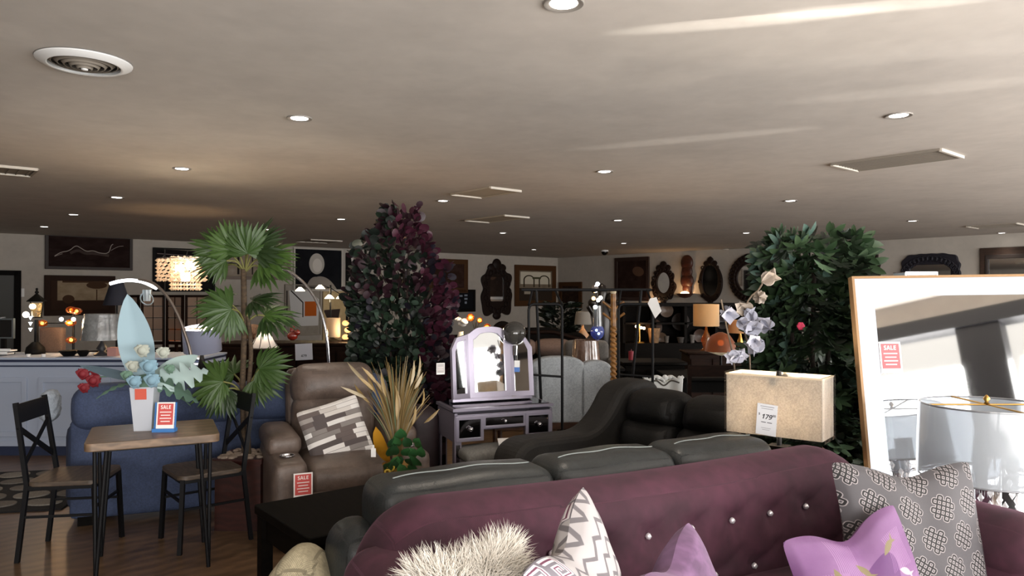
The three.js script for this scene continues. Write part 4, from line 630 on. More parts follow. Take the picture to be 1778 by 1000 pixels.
{ // barley twist coat stand
  const d = 6.15, t = thing('coat_stand', 'golden barley twist wooden coat stand with pegs', 'coat stand', [X(1065, d), 0, -d]);
  const gold = mat('#c08a4a', { roughness: 0.35, map: T.wood }), yT = Y(510, d);
  const N = 320, K = 18, pos = [], idx = []; for (let i = 0; i <= N; i++) { const y = 0.12 + (yT - 0.12) * i / N; for (let k = 0; k <= K; k++) { const a = k / K * 6.2832, tw = y * 75, r = 0.023 + (y < 1.28 ? 0.006 * Math.cos(2 * (a - tw)) : 0.0); pos.push(Math.cos(a) * r, y, Math.sin(a) * r); } } for (let i = 0; i < N; i++) for (let k = 0; k < K; k++) { const q = i * (K + 1) + k; idx.push(q, q + K + 1, q + 1, q + 1, q + K + 1, q + K + 2); }
  const g = new THREE.BufferGeometry(); g.setAttribute('position', new THREE.Float32BufferAttribute(pos, 3)); g.setIndex(idx); g.computeVertexNormals(); mesh('post', g, gold, t);
  mesh('finial', [ball(0.026, 0, yT + 0.015, 0)], mat('#d8c9a8', { roughness: 0.5 }), t);
  for (const [y, o] of [[Y(536, d), 0], [Y(556, d), 0.4]]) for (const s of [-1, 1]) mesh('peg', bar([s * 0.015, y, 0], [s * 0.09, y + 0.06, 0.05 * o], 0.008, 8, 0.011), gold, t);
  for (let k = 0; k < 4; k++) { const a = k * Math.PI / 2 + 0.5; mesh('foot', tube([[0, 0.2, 0], [Math.cos(a) * 0.12, 0.13, Math.sin(a) * 0.12], [Math.cos(a) * 0.24, 0.02, Math.sin(a) * 0.24]], 0.018, 12), gold, t); }
}
{ // white ornate chair
  const d = 6.0, t = thing('ornate_chair', 'white chair with carved baroque crest behind the black sofa', 'chair', [X(1150, d), 0, -d]);
  const w = 0.3, yb = 0.42, yt = Y(657, d), wm = mat('#eef0ee', { roughness: 0.55 });
  const s = new THREE.Shape(); s.moveTo(-w * 0.42, yb); s.lineTo(w * 0.42, yb); s.lineTo(w * 0.5, yt); s.bezierCurveTo(w * 0.25, yt - 0.03, w * 0.1, yt - 0.01, 0, yt - 0.045); s.bezierCurveTo(-w * 0.1, yt - 0.01, -w * 0.25, yt - 0.03, -w * 0.5, yt); s.lineTo(-w * 0.42, yb);
  mesh('backrest', extrude(s, 0.04, 0.012), wm, t);
  mesh('crest', [tube([[-w * 0.54, yt + 0.02, 0.03], [-w * 0.4, yt - 0.01, 0.04], [-w * 0.2, yt + 0.02, 0.04], [0, yt + 0.0, 0.05], [w * 0.2, yt + 0.02, 0.04], [w * 0.4, yt - 0.01, 0.04], [w * 0.54, yt + 0.02, 0.03]], 0.014, 40), ball(0.022, 0.01, yt + 0.015, 0.05), ball(0.018, -0.045, yt + 0.012, 0.05), ball(0.016, 0.05, yt + 0.014, 0.05), ball(0.014, -0.085, yt + 0.002, 0.045), ball(0.016, 0.13, yt + 0.012, 0.04), ball(0.014, -0.14, yt + 0.012, 0.04), ball(0.012, 0.0, yt - 0.016, 0.06)], wm, t);
  mesh('crest_groove', tube([[-w * 0.42, yt - 0.028, 0.052], [-w * 0.2, yt - 0.012, 0.054], [0, yt - 0.05, 0.056], [w * 0.2, yt - 0.012, 0.054], [w * 0.42, yt - 0.028, 0.052]], 0.006, 30), mat('#4a443c', { roughness: 0.6 }), t);
  mesh('seat', soft(0.4, 0.09, 0.38, 0.035, {}, 0, 0.43, 0.2), wm, t); for (const a of [-1, 1]) for (const z of [0.03, 0.36]) mesh('leg', cyl(0.02, 0.014, 0.4, a * 0.16, 0.2, z, 10), wm, t);
}
// ---------------------------------------------------------------- plants
function leafGeo(L, W, fold = 0.15, droop = 0.2, n = 4) { const pos = [], idx = []; for (let i = 0; i <= n; i++) { const s = i / n, w = W / 2 * Math.pow(Math.max(0, Math.sin(Math.PI * Math.pow(s, 0.95))), 0.6); const y = s * L, z = -droop * s * s * L; pos.push(-w, y, z + fold * w, 0, y, z, w, y, z + fold * w); } for (let i = 0; i < n; i++) { const a = i * 3; idx.push(a, a + 1, a + 4, a, a + 4, a + 3, a + 1, a + 2, a + 5, a + 1, a + 5, a + 4); } const g = new THREE.BufferGeometry(); g.setAttribute('position', new THREE.Float32BufferAttribute(pos, 3)); g.setIndex(idx); g.computeVertexNormals(); return boxUV(g); }
function roundLeaf(R_) { const g = new THREE.CircleGeometry(R_, 9), p = g.attributes.position; for (let i = 0; i < p.count; i++) { const r = Math.hypot(p.getX(i), p.getY(i)) / R_; p.setZ(i, 0.18 * R_ * r * r); p.setY(i, p.getY(i) * 1.12); } g.translate(0, R_, 0); g.computeVertexNormals(); return g; }
const leafM = (c, o = {}) => mat(c, { roughness: 0.5, side: THREE.DoubleSide, ...o });
function aim(q, dir, roll) { q.setFromUnitVectors(V3(0, 1, 0), dir.clone().normalize()); q.multiply(new THREE.Quaternion().setFromAxisAngle(V3(0, 1, 0), roll)); return q; }
{ // fan palm in a red-brown planter box
  const d = 4.95, t = thing('fan_palm', 'tall artificial fan palm in a red brown square planter', 'plant', [X(428, d), 0, -d], 0);
  const pot = mesh('planter', [box(0.3, 0.46, 0.3, 0, 0.23, 0), box(0.32, 0.03, 0.32, 0, 0.455, 0)], M.redWood, t);
  const rr = rng(8), pb = []; for (let k = 0; k < 70; k++) pb.push(ball(0.02, (rr() - 0.5) * 0.26, 0.475, (rr() - 0.5) * 0.26, 1.2, 0.6, 1, 6)); const st = mesh('pebbles', pb, mat('#8a7a6c', { roughness: 0.9 }), t); st.userData.kind = 'stuff';
  const bark = mat('#5c4a36', { roughness: 0.9, map: T.speckle }), greens = [leafM('#2f4518'), leafM('#3b5420'), leafM('#233616'), leafM('#324a1d')], stemM = mat('#6c6a38', { roughness: 0.7 });
  mesh('trunk', [tube([[-0.01, 0.46, 0], [-0.02, 0.9, 0.01], [-0.015, 1.3, 0], [-0.02, 1.72, 0]], 0.02, 30, 8), tube([[0.03, 0.46, 0.02], [0.02, 0.8, 0.03], [0.035, 1.15, 0.01], [0.01, 1.4, 0]], 0.015, 24, 8)], bark, t);
  const fan = (Rr, k) => { const gs = []; const n = 24; for (let i = 0; i < n; i++) { const a = (i / (n - 1) - 0.5) * rad(210), L = Rr * (1 - 0.22 * Math.abs(i / (n - 1) - 0.5) * 2) * (0.93 + 0.07 * Math.sin(i * 5 + k)); const g = leafGeo(L, Rr * 0.13, 0.5, 0.28 + 0.1 * Math.sin(i * 3 + k), 4); gs.push(at(g, 0, 0, 0, 0.1 * Math.sin(i * 2.1 + k), 0, -a)); } return join(gs); };
  const fans = [fan(0.24, 1), fan(0.22, 4), fan(0.26, 7)];
  // crown and lower suckers: where each fan starts on its stem, and which way it spreads (in the photo's plane, plus toward or away)
  const F0 = [[350, 415, 50, 0.2, 0.5], [390, 408, 18, 0.4, 0.7], [465, 410, -35, 0.3, 0.6], [440, 420, -8, 0.5, 0.4], [365, 440, 72, 0.3, 0.5], [490, 435, -66, 0.1, 0.4], [345, 455, 85, -0.3, 0.2], [425, 410, 0, -0.5, 0.3], [480, 460, -88, -0.3, 0.3], [360, 500, 88, 0.2, 0.3], [455, 498, -72, 0.0, 0.2], [385, 520, 110, 0.7, 0.8], [350, 530, 105, -0.2, 0.2], [496, 540, -82, -0.2, 0.4], [500, 540, -85, -0.3, 0.2], [480, 610, -80, 0.3, 0.6], [465, 640, -110, 0.4, 0.5], [355, 645, 100, 0.5, 0.6], [365, 665, 130, 0.5, 0.7], [390, 625, 70, -0.4, 0.4]];
  F0.forEach(([px, py, ang, fw, face], i) => {
    const q = P(px, py, d - fw * 0.3), x = q.x - t.position.x, y = q.y, z = fw * 0.3; const low = py > 600, oy = low ? 0.85 : py > 495 ? 1.35 : 1.7;
    const fr = mesh('frond', fans[i % 3].clone(), greens[i % 4], t); fr.geometry = fans[i % 3];
    const bx = x * 0.5 - 0.01, by = y * 0.62 + oy * 0.38, bz = z * 0.6; fr.position.set(bx, by, bz);
    const yA = V3(-Math.sin(rad(ang)), Math.cos(rad(ang)), fw * 0.7).normalize(), nn = V3(0.25 * Math.sin(i * 2.3), 1 - face, face + 0.2).addScaledVector(yA, 0);
    nn.addScaledVector(yA, -nn.dot(yA)).normalize(); const xA = yA.clone().cross(nn); fr.quaternion.setFromRotationMatrix(new THREE.Matrix4().makeBasis(xA, yA, nn));
    mesh('petiole', tube([[-0.01, oy, 0], [bx * 0.5, (oy + by) / 2 + 0.03, bz * 0.5], [bx, by, bz]], 0.006, 10, 6), stemM, t);
  });
}
// a crown of leaves: the nearest 300 as single parts, the rest as one instanced part
function crown(t, N, pick, geos, mats, seed, name) {
  const rr = rng(seed), list = []; for (let i = 0; i < N; i++) list.push(pick(rr, i));
  list.sort((a, b) => b.p.z - a.p.z); const q = new THREE.Quaternion();
  list.slice(0, 300).forEach((l) => { const m = new THREE.Mesh(geos[l.g], mats[l.m]); m.name = name; m.castShadow = m.receiveShadow = true; m.position.copy(l.p); m.quaternion.copy(aim(q, l.dir, l.roll)); m.scale.setScalar(l.s); t.add(m); });
  const rest = list.slice(300), m4 = new THREE.Matrix4();
  const byKey = new Map(); for (const l of rest) { const k = l.g + '_' + l.m; byKey.has(k) ? byKey.get(k).push(l) : byKey.set(k, [l]); }
  for (const [k, ls] of byKey) { const [g, m] = k.split('_').map(Number), im = new THREE.InstancedMesh(geos[g], mats[m], ls.length); ls.forEach((l, i) => im.setMatrixAt(i, m4.compose(l.p, aim(q, l.dir, l.roll), V3(l.s, l.s, l.s)))); im.name = 'inner_leaves'; im.userData.kind = 'stuff'; im.castShadow = im.receiveShadow = true; t.add(im); }
}
{ // burgundy and green round-leaf tree
  const d = 6.1, t = thing('round_leaf_tree', 'tall artificial tree with round green and burgundy leaves', 'plant', [X(700, d), 0, -d], 0);
  const bark = mat('#3a2a22', { roughness: 0.85, map: T.speckle }), ms = [leafM('#1a281c'), leafM('#243626'), leafM('#2a141c'), leafM('#3e1727'), leafM('#121a14'), leafM('#1b1722'), leafM('#46584a')];
  mesh('planter', lathe([[0.14, 0], [0.18, 0.34], [0.19, 0.36], [0.16, 0.36], [0, 0.34]], 28), M.black, t);
  for (const [a, b, c, e] of [[0, 0, 0.05, 1.95], [0.03, 0.02, 0.22, 1.6], [-0.03, 0.01, -0.24, 1.7], [0.02, -0.03, -0.03, 2.1]]) mesh('stem', tube([[a, 0.3, b], [a + c * 0.2, 0.9, b], [a + c * 0.6, 1.4, b * 2], [a + c, e, b * 2]], 0.012, 20, 6), bark, t);
  // outline read off the photo, half width by row
  const rows = [[360, 672, 725], [400, 660, 735], [430, 615, 745], [460, 612, 775], [520, 606, 790], [580, 615, 780], [630, 612, 780], [690, 620, 775]];
  const span = (py) => { for (let i = 1; i < rows.length; i++) if (py <= rows[i][0]) { const k = (py - rows[i - 1][0]) / (rows[i][0] - rows[i - 1][0]); return [rows[i - 1][1] + k * (rows[i][1] - rows[i - 1][1]), rows[i - 1][2] + k * (rows[i][2] - rows[i - 1][2])]; } return rows.at(-1).slice(1); };
  const geos = [roundLeaf(0.026), roundLeaf(0.034), roundLeaf(0.03)];
  crown(t, 2300, (rr, i) => {
    let py = 358 + 340 * Math.pow(rr(), 0.72), [a, b] = span(py), c = (a + b) / 2, hw = (b - a) / 2 / F * d; const s = rr() * 2 - 1, dz = (rr() * 2 - 1) * Math.sqrt(Math.max(0, 1 - s * s)) * 0.8;
    const px = c + s * (b - a) / 2, x = X(px, d) - t.position.x, y = Y(py, d), z = dz * Math.min(0.36, hw);
    const right = (px - 640) / 130 - (py - 500) / 300; let m; const q = rr(); if (px > 735 && py > 430) m = q < 0.55 ? 3 : q < 0.8 ? 2 : 5; else if (px > 690 && py < 440) m = q < 0.6 ? 3 : 2; else if (py < 520) m = q < 0.45 ? 2 : q < 0.8 ? 4 : 0; else m = q < 0.35 ? 0 : q < 0.55 ? 1 : q < 0.85 ? 4 : q < 0.92 ? 6 : 5;
    return { p: V3(x, y, z), dir: V3(s + rr() - 0.5, 0.4 + rr() - 0.5, dz + rr() - 0.3), roll: rr() * 6.28, s: 0.8 + rr() * 0.5, g: i % 3, m };
  }, geos, ms, 12, 'leaf');
}
{ // big leafy tree on the right
  const d = 4.55, t = thing('leafy_tree', 'dense artificial green tree with clustered oval leaves, behind the beige box lamp', 'plant', [X(1408, d), 0, -d], 0);
  const bark = mat('#3b3026', { roughness: 0.9, map: T.speckle }), ms = [leafM('#1c2a19'), leafM('#273c23'), leafM('#36492f'), leafM('#131d11'), leafM('#4c6248'), leafM('#40564c')];
  mesh('planter', lathe([[0.15, 0], [0.2, 0.36], [0.21, 0.38], [0.17, 0.38], [0, 0.35]], 28), M.black, t);
  for (const [a, c] of [[0, 0.02], [0.03, 0.15], [-0.03, -0.15]]) mesh('stem', tube([[a, 0.3, 0], [a * 2, 0.8, 0.02], [a + c * 0.6, 1.3, 0], [a + c, 1.8, 0]], 0.014, 20, 6), bark, t);
  const rows = [[408, 1340, 1470], [425, 1318, 1500], [450, 1308, 1508], [480, 1312, 1490], [520, 1316, 1482], [600, 1300, 1500], [680, 1290, 1510], [800, 1320, 1510]];
  const span = (py) => { for (let i = 1; i < rows.length; i++) if (py <= rows[i][0]) { const k = (py - rows[i - 1][0]) / (rows[i][0] - rows[i - 1][0]); return [rows[i - 1][1] + k * (rows[i][1] - rows[i - 1][1]), rows[i - 1][2] + k * (rows[i][2] - rows[i - 1][2])]; } return rows.at(-1).slice(1); };
  const cl = (L, W, n, sp) => join(Array.from({ length: n }, (_, i) => { const a = (i / (n - 1) - 0.5) * sp; return at(leafGeo(L * (1 - 0.15 * Math.abs(a)), W, 0.2, 0.25, 6), 0, 0, 0, 0.25, 0, a); }));
  const geos = [cl(0.105, 0.034, 6, rad(220)), cl(0.09, 0.03, 5, rad(190)), cl(0.115, 0.042, 4, rad(150))];
  crown(t, 1300, (rr, i) => {
    const py = 408 + 390 * Math.pow(rr(), 0.85), [a, b] = span(py), s = rr() * 2 - 1, hw = (b - a) / 2 / F * d, rad_ = Math.sqrt(rr()), an = rr() * 6.283, sx = Math.cos(an) * (0.35 + 0.65 * rad_), sz = Math.sin(an) * (0.35 + 0.65 * rad_);
    const px = (a + b) / 2 + sx * (b - a) / 2 * 0.93, q = rr(), near = sz > 0.35;
    return { p: V3(X(px, d) - t.position.x, Y(py, d), sz * Math.min(hw, 0.34)), dir: V3(sx * 1.4 + (rr() - 0.5), -0.1 + (rr() - 0.6) * 1.4, sz + 0.2 + (rr() - 0.5) * 0.6), roll: (rr() - 0.5) * 1.2, s: 0.75 + rr() * 0.5, g: i % 3, m: q < 0.3 ? 0 : q < 0.55 ? 1 : q < 0.7 ? 2 : q < 0.86 ? 3 : q < 0.94 ? 4 : 5 };
  }, geos, ms, 41, 'leaf_cluster');
  const q = P(1390, 566, d - 0.36); const fl = [ball(0.008, 0, 0, 0, 1, 1, 1, 8)]; for (let k = 0; k < 6; k++) fl.push(ball(0.012, Math.cos(k * 1.05) * 0.012, Math.sin(k * 1.05) * 0.012, 0.002, 1, 1, 0.5, 8)); mesh('pink_flower', at(join(fl), q.x - t.position.x, q.y, 0.36), mat('#c02a50', { roughness: 0.6 }), t);
}
{ // dried grasses in a yellow pot
  const d = 4.4, t = thing('dried_grass_pot', 'yellow wrapped pot of dried grasses and green ivy', 'plant', [X(690, d), 0, -d], 0);
  const y0 = Y(835, d);
  mesh('pot', lathe([[0.0, y0 - 0.06], [0.07, y0 - 0.06], [0.085, Y(806, d)], [0.09, Y(804, d)], [0.078, Y(806, d)], [0, Y(810, d)]], 24), mat('#b98a35', { roughness: 0.6, map: T.speckle }), t);
  mesh('pot_stand', [cyl(0.13, 0.13, 0.02, 0, y0 - 0.07, 0, 24), cyl(0.03, 0.03, y0 - 0.08, 0, (y0 - 0.08) / 2, 0, 12), cyl(0.12, 0.12, 0.02, 0, 0.01, 0, 24)], M.blackWood, t);
  const straw = [leafM('#8a7348'), leafM('#75603a'), leafM('#94866a'), leafM('#6d7a5c'), leafM('#b5801f')], rr = rng(55);
  const yb = Y(806, d);
  for (let k = 0; k < 150; k++) { // arching blades
    const a = (rr() - 0.5) * 1.9, top = rr() < 0.2 ? Y(612 + rr() * 30, d) : Y(650 + rr() * 60, d), x1 = Math.sin(a) * 0.27 * (0.4 + rr() * 0.6), z1 = (rr() - 0.5) * 0.22, w = 0.004 + rr() * 0.004, pos = [], idx = [];
    for (let i = 0; i <= 7; i++) { const s = i / 7, x = x1 * s * s * 0.9 + a * 0.02, y = yb + (top - yb) * (s - 0.1 * s * s * Math.abs(a)), z = z1 * s, ww = w * (1 - 0.8 * s * s); pos.push(x - ww, y, z, x + ww, y, z + 0.002); } for (let i = 0; i < 7; i++) { const q = i * 2; idx.push(q, q + 1, q + 3, q, q + 3, q + 2); }
    const g = new THREE.BufferGeometry(); g.setAttribute('position', new THREE.Float32BufferAttribute(pos, 3)); g.setIndex(idx); g.computeVertexNormals(); mesh('grass_blade', g, straw[k % 13 === 0 ? 3 : rr() * 3 | 0], t);
  }
  for (let k = 0; k < 16; k++) { const a = (rr() - 0.5) * 2.2, q = P(690 + Math.sin(a) * 60, 655 + rr() * 80, d); const g = at(leafGeo(0.1 + rr() * 0.06, 0.02, 0.3, 0.5), q.x - t.position.x, q.y, 0.08 + rr() * 0.06, 0.3, rr(), -a); mesh('dried_leaf', g, straw[rr() * 3 | 0], t); }
  mesh('ribbon', at(leafGeo(0.3, 0.075, 0.1, 0.5, 8), X(658, d) - t.position.x, Y(735, d), 0.1, 0.2, 0, Math.PI + 0.15), straw[4], t);
  const ivy = [leafM('#2d5a2f'), leafM('#3b6e3c'), leafM('#234626')]; for (let k = 0; k < 26; k++) { const q = P(680 + rr() * 52, 740 + rr() * 70, d - 0.1); mesh('ivy_leaf', at(leafGeo(0.07 + rr() * 0.035, 0.06, 0.2, 0.4), q.x - t.position.x, q.y, 0.09 + rr() * 0.04, 0.3, rr() - 0.5, Math.PI + (rr() - 0.5) * 1.6), ivy[k % 3], t); }
  mesh('tag', [box(0.028, 0.05, 0.003, X(657, d) - t.position.x, Y(776, d), 0.15), box(0.01, 0.02, 0.003, X(657, d) - t.position.x, Y(766, d), 0.15)], M.paper, t);
  mesh('bow', [torus(0.018, 0.006, X(684, d) - t.position.x, Y(804, d), 0.1), torus(0.014, 0.006, X(678, d) - t.position.x, Y(812, d), 0.1)], mat('#c9a93c', { roughness: 0.5 }), t);
}
{ // white magnolia branch
  const d = 4.12, t = thing('magnolia_branch', 'tall branch of large pale silk magnolia flowers beside the leafy tree', 'plant', [X(1290, d), 0, -d], 0);
  const L = (px, py, z = 0) => [X(px, d) - t.position.x, Y(py, d), z], w = mat('#a2a3b0', { roughness: 0.7, side: THREE.DoubleSide }), w2 = mat('#b0a498', { roughness: 0.7, side: THREE.DoubleSide }), st = mat('#6d5f50', { roughness: 0.8 });
  mesh('floor_vase', lathe([[0.07, 0], [0.1, 0.15], [0.09, 0.4], [0.045, 0.55], [0.05, 0.58], [0.035, 0.58], [0.03, 0.5], [0, 0.1]], 24), M.black, t);
  mesh('branch', tube([[0, 0.5, 0], L(1302, 640), L(1290, 560), L(1300, 520), L(1320, 500), L(1330, 470)], 0.005, 30, 6), st, t); mesh('branch', tube([[0, 0.5, 0], L(1275, 640), L(1262, 570), L(1252, 520)], 0.005, 24, 6), st, t);
  const petal = leafGeo(0.085, 0.075, 0.5, 0.5, 6); const fl = (n, s) => join(Array.from({ length: n }, (_, k) => at(petal.clone().scale(s, s, s), 0, 0, 0, 0.9, k / n * 6.283, 0, 0)).map((g, k) => g)), f1 = fl(5, 1), f2 = fl(4, 1.2);
  [[1255, 540, 0.05, 0], [1270, 556, 0.1, 0], [1284, 575, 0.08, 0], [1300, 560, 0.05, 0], [1308, 540, 0.02, 1], [1315, 515, 0.03, 1], [1322, 490, 0.0, 1], [1300, 590, 0.1, 0], [1318, 590, 0.08, 0], [1275, 612, 0.12, 0], [1330, 570, 0.06, 0], [1262, 622, 0.1, 0]].forEach(([px, py, z, k], i) => { const m = mesh('magnolia_flower', (i % 2 ? f1 : f2).clone(), k ? w2 : w, t); m.position.set(...L(px, py, z)); m.rotation.set(0.9 + i * 0.3, i * 1.3, i * 0.7); });
}
{ // small dark evergreen far back
  const d = 14, t = thing('dark_shrub', 'small dark evergreen in front of the far wall, left of the coat stand', 'plant', [X(975, d), 0, -d]);
  mesh('planter', lathe([[0.18, 0], [0.24, 0.5], [0.2, 0.5], [0, 0.48]], 24), M.black, t); mesh('stem', cyl(0.03, 0.04, 0.5, 0, 0.7, 0, 10), M.darkWood, t);
  crown(t, 500, (rr, i) => { const a = rr() * 6.28, r = Math.sqrt(rr()) * 0.36, y = 0.75 + rr() * 0.62; const k = Math.sin((y - 0.7) / 0.7 * 2.6); return { p: V3(Math.cos(a) * r * k, y, Math.sin(a) * r * k), dir: V3(Math.cos(a), 0.3, Math.sin(a)), roll: rr() * 6, s: 1 + rr(), g: 0, m: i % 2 }; }, [leafGeo(0.1, 0.04)], [leafM('#111a12'), leafM('#1a2619')], 5, 'leaf');
}
// ---------------------------------------------------------------- lamps and shop stock in the middle distance
function drumLamp(name, label, px, d, y0px, y1px, wpx, floorY, shadeM, baseM, o = {}) { // shade between two pixel rows
  const t = thing(name, label, 'lamp', [X(px, d), floorY, -d]); const y0 = Y(y0px, d) - floorY, y1 = Y(y1px, d) - floorY, r0 = wpx / 2 / F * d, r1 = r0 * (o.taper ?? 0.95);
  const yc = (y0 + y1) / 2, sd = mesh('shade', lathe([[r0, y0], [r0 * 1.005, y0 + 0.005], [r1, y1 - 0.005], [r1, y1], [r1 - 0.006, y1], [r0 - 0.006, y0]], 36, 0, -yc, 0), shadeM, t); sd.position.y = yc; sd.rotation.x = o.tilt ?? 0;
  mesh('base', lathe([[0, 0], [0.075, 0], [0.08, 0.015], [0.03, 0.04], [o.neck ?? 0.045, y0 * 0.45], [0.02, y0 * 0.8], [0.012, y0], [0.012, (y0 + y1) / 2], [0, (y0 + y1) / 2]], 24), baseM, t);
  mesh('spider', [bar([-r1, y1 - 0.012, 0], [r1, y1 - 0.012, 0], 0.003, 6), bar([0, y1 - 0.012, -r1], [0, y1 - 0.012, r1], 0.003, 6)], M.brass, t);
  if (o.light) { mesh('bulb', ball(0.03, 0, (y0 + y1) / 2 + 0.03, 0), o.bulb ?? M.bulbWarm, t); lampLight(t, 0, (y0 + y1) / 2 + 0.03, 0, o.col ?? WARM, o.light, 1.5); }
  return t;
}
const trans = (c, tr = 0.4, r = 0.85) => mat(c, { roughness: r, transmission: tr, thickness: 0, side: THREE.DoubleSide });
const wrapM = (c, c2) => mat(c, { roughness: 0.25, clearcoat: 1, clearcoatRoughness: 0.08, bumpMap: T.wrap, bumpScale: 0.02, map: T.leatherMap });
function slabTable(name, label, px0, px1, d, h, dep, m, legs = true) {
  const w = X(px1, d) - X(px0, d), t = thing(name, label, 'table', [(X(px0, d) + X(px1, d)) / 2, 0, -d]);
  mesh('tabletop', soft(w, 0.04, dep, 0.012, { seg: [4, 3, 4] }, 0, h - 0.02, 0), m, t);
  if (legs) { for (const a of [-1, 1]) for (const b of [-1, 1]) mesh('leg', box(0.05, h - 0.04, 0.05, a * (w / 2 - 0.05), (h - 0.04) / 2, b * (dep / 2 - 0.05)), m, t); mesh('apron', box(w - 0.08, 0.1, dep - 0.08, 0, h - 0.09, 0), m, t); }
  return t;
}
function sideboard(name, label, px0, px1, d, h, dep, m, doors = 3) {
  const w = X(px1, d) - X(px0, d), t = thing(name, label, 'cabinet', [(X(px0, d) + X(px1, d)) / 2, 0, -d]);
  mesh('body', box(w, h - 0.1, dep, 0, h / 2 + 0.02, 0), m, t); mesh('top', soft(w + 0.05, 0.04, dep + 0.05, 0.012, { seg: [4, 3, 4] }, 0, h - 0.01, 0), m, t);
  for (let k = 0; k < doors; k++) { const c = -w / 2 + (k + 0.5) * w / doors, dd = mesh('door', box(w / doors - 0.03, h - 0.2, 0.02, c, h / 2 + 0.02, dep / 2 + 0.01), m, t); mesh('knob', ball(0.014, c + w / doors * 0.35, h / 2 + 0.1, dep / 2 + 0.03), M.brass, dd); }
  for (const a of [-1, 1]) for (const b of [-1, 1]) mesh('foot', box(0.06, 0.08, 0.06, a * (w / 2 - 0.05), 0.04, b * (dep / 2 - 0.05)), m, t); return t;
}
// behind the blue sofa
slabTable('sofa_table', 'dark console table behind the blue sofa carrying two lamps', 300, 500, 6.75, 0.72, 0.36, M.darkWood);
drumLamp('table_lamp', 'lit lamp with blue grey drum shade behind the blue sofa', 351, 6.7, 610, 568, 62, 0.72, trans('#8f94a8', 0.12), M.black, { light: 7, taper: 1.0, col: NEUT, bulb: M.bulbWarm, tilt: 0.17 });
{ // bell shade lamp with dark ribs
  const d = 6.72, t = thing('bell_lamp', 'lamp with white bell shade and dark ribs, right of the palm trunk', 'lamp', [X(459, d), 0.72, -d]); const y0 = Y(604, d) - 0.72, y1 = Y(563, d) - 0.72, r0 = 24 / F * d, r1 = 9 / F * d;
  const prof = Array.from({ length: 9 }, (_, i) => { const s = i / 8; return [r1 + (r0 - r1) * Math.pow(1 - s, 1.7), y0 + (y1 - y0) * s]; });
  mesh('shade', lathe(prof, 36), trans('#b9b2ae', 0.35), t);
  for (let k = 0; k < 8; k++) { const a = k / 8 * 6.283; mesh('rib', tube(prof.map(([r, y]) => [Math.cos(a) * (r + 0.002), y, Math.sin(a) * (r + 0.002)]), 0.004, 12, 5), mat('#2b2523', { roughness: 0.6 }), t); }
  mesh('trim', torus(r0, 0.006, 0, y0, 0, Math.PI / 2, 0, 0, 36, 6), mat('#4a4038', { roughness: 0.6 }), t);
  mesh('base', lathe([[0, 0], [0.07, 0], [0.03, 0.04], [0.045, y0 * 0.4], [0.015, y0 * 0.8], [0.012, y0 + 0.06], [0, y0 + 0.06]], 20), M.black, t); mesh('bulb', ball(0.026, 0, y0 + 0.1, 0), M.bulbNeutral, t); lampLight(t, 0, y0 + 0.1, 0, NEUT, 0.9);
}
// arc lamps
{
  const d = 7.6, t = thing('arc_lamp', 'chrome arc floor lamp curving over the brown recliner', 'lamp', [X(572, d), 0, -d]); const L = (px, py) => [X(px, d) - t.position.x, Y(py, d), 0];
  mesh('arc_pole', tube([[0, 0.05, 0], L(572, 700), L(571, 630), L(566, 575), L(553, 530), L(535, 500), L(512, 478), L(480, 458)], 0.016, 50, 10), M.chrome, t); mesh('base', lathe([[0, 0], [0.17, 0], [0.17, 0.03], [0.03, 0.06], [0, 0.06]], 28), M.chrome, t);
  mesh('lamp_head', lathe([[0.02, 0.05], [0.05, 0.03], [0.09, -0.04], [0.085, -0.04], [0.04, 0.02], [0, 0.04]], 24, ...L(478, 462)), M.chrome, t);
}
{
  const d = 6.4, t = thing('led_arc_lamp', 'curved floor lamp with glowing white strip head above the flower vase', 'lamp', [X(335, d), 0, -d]); const L = (px, py) => [X(px, d) - t.position.x, Y(py, d), 0];
  mesh('arc_pole', tube([[0, 0.04, 0], L(334, 640), L(320, 575), L(303, 535), L(288, 512), L(272, 496), L(258, 489), L(240, 486)], 0.014, 40, 8), mat('#8a8078', { roughness: 0.3, metalness: 0.8 }), t);
  mesh('light_strip', tube([L(191, 491), L(206, 487), L(226, 485), L(248, 488), L(272, 499)].map(([x, y, z]) => [x, y - 0.008, z]), 0.014, 30, 8), glow(0.95, 0.97, 1, 6), t);
  lamp(...[L(232, 493)].flat(), COOL, 0.5, t, 3);
  mesh('base', lathe([[0, 0], [0.15, 0], [0.15, 0.025], [0.03, 0.05], [0, 0.05]], 28), M.blackMetal, t);
  mesh('glass_pendant', at(join([torus(0.055, 0.006, 0, -0.07, 0, 0.35, 0, 0, 24, 6), cyl(0.035, 0.03, 0.1, 0, -0.04, 0, 16)]), ...L(255, 505)), mat('#c9d2d6', { roughness: 0.08, transmission: 0.6, thickness: 0 }), t);
}
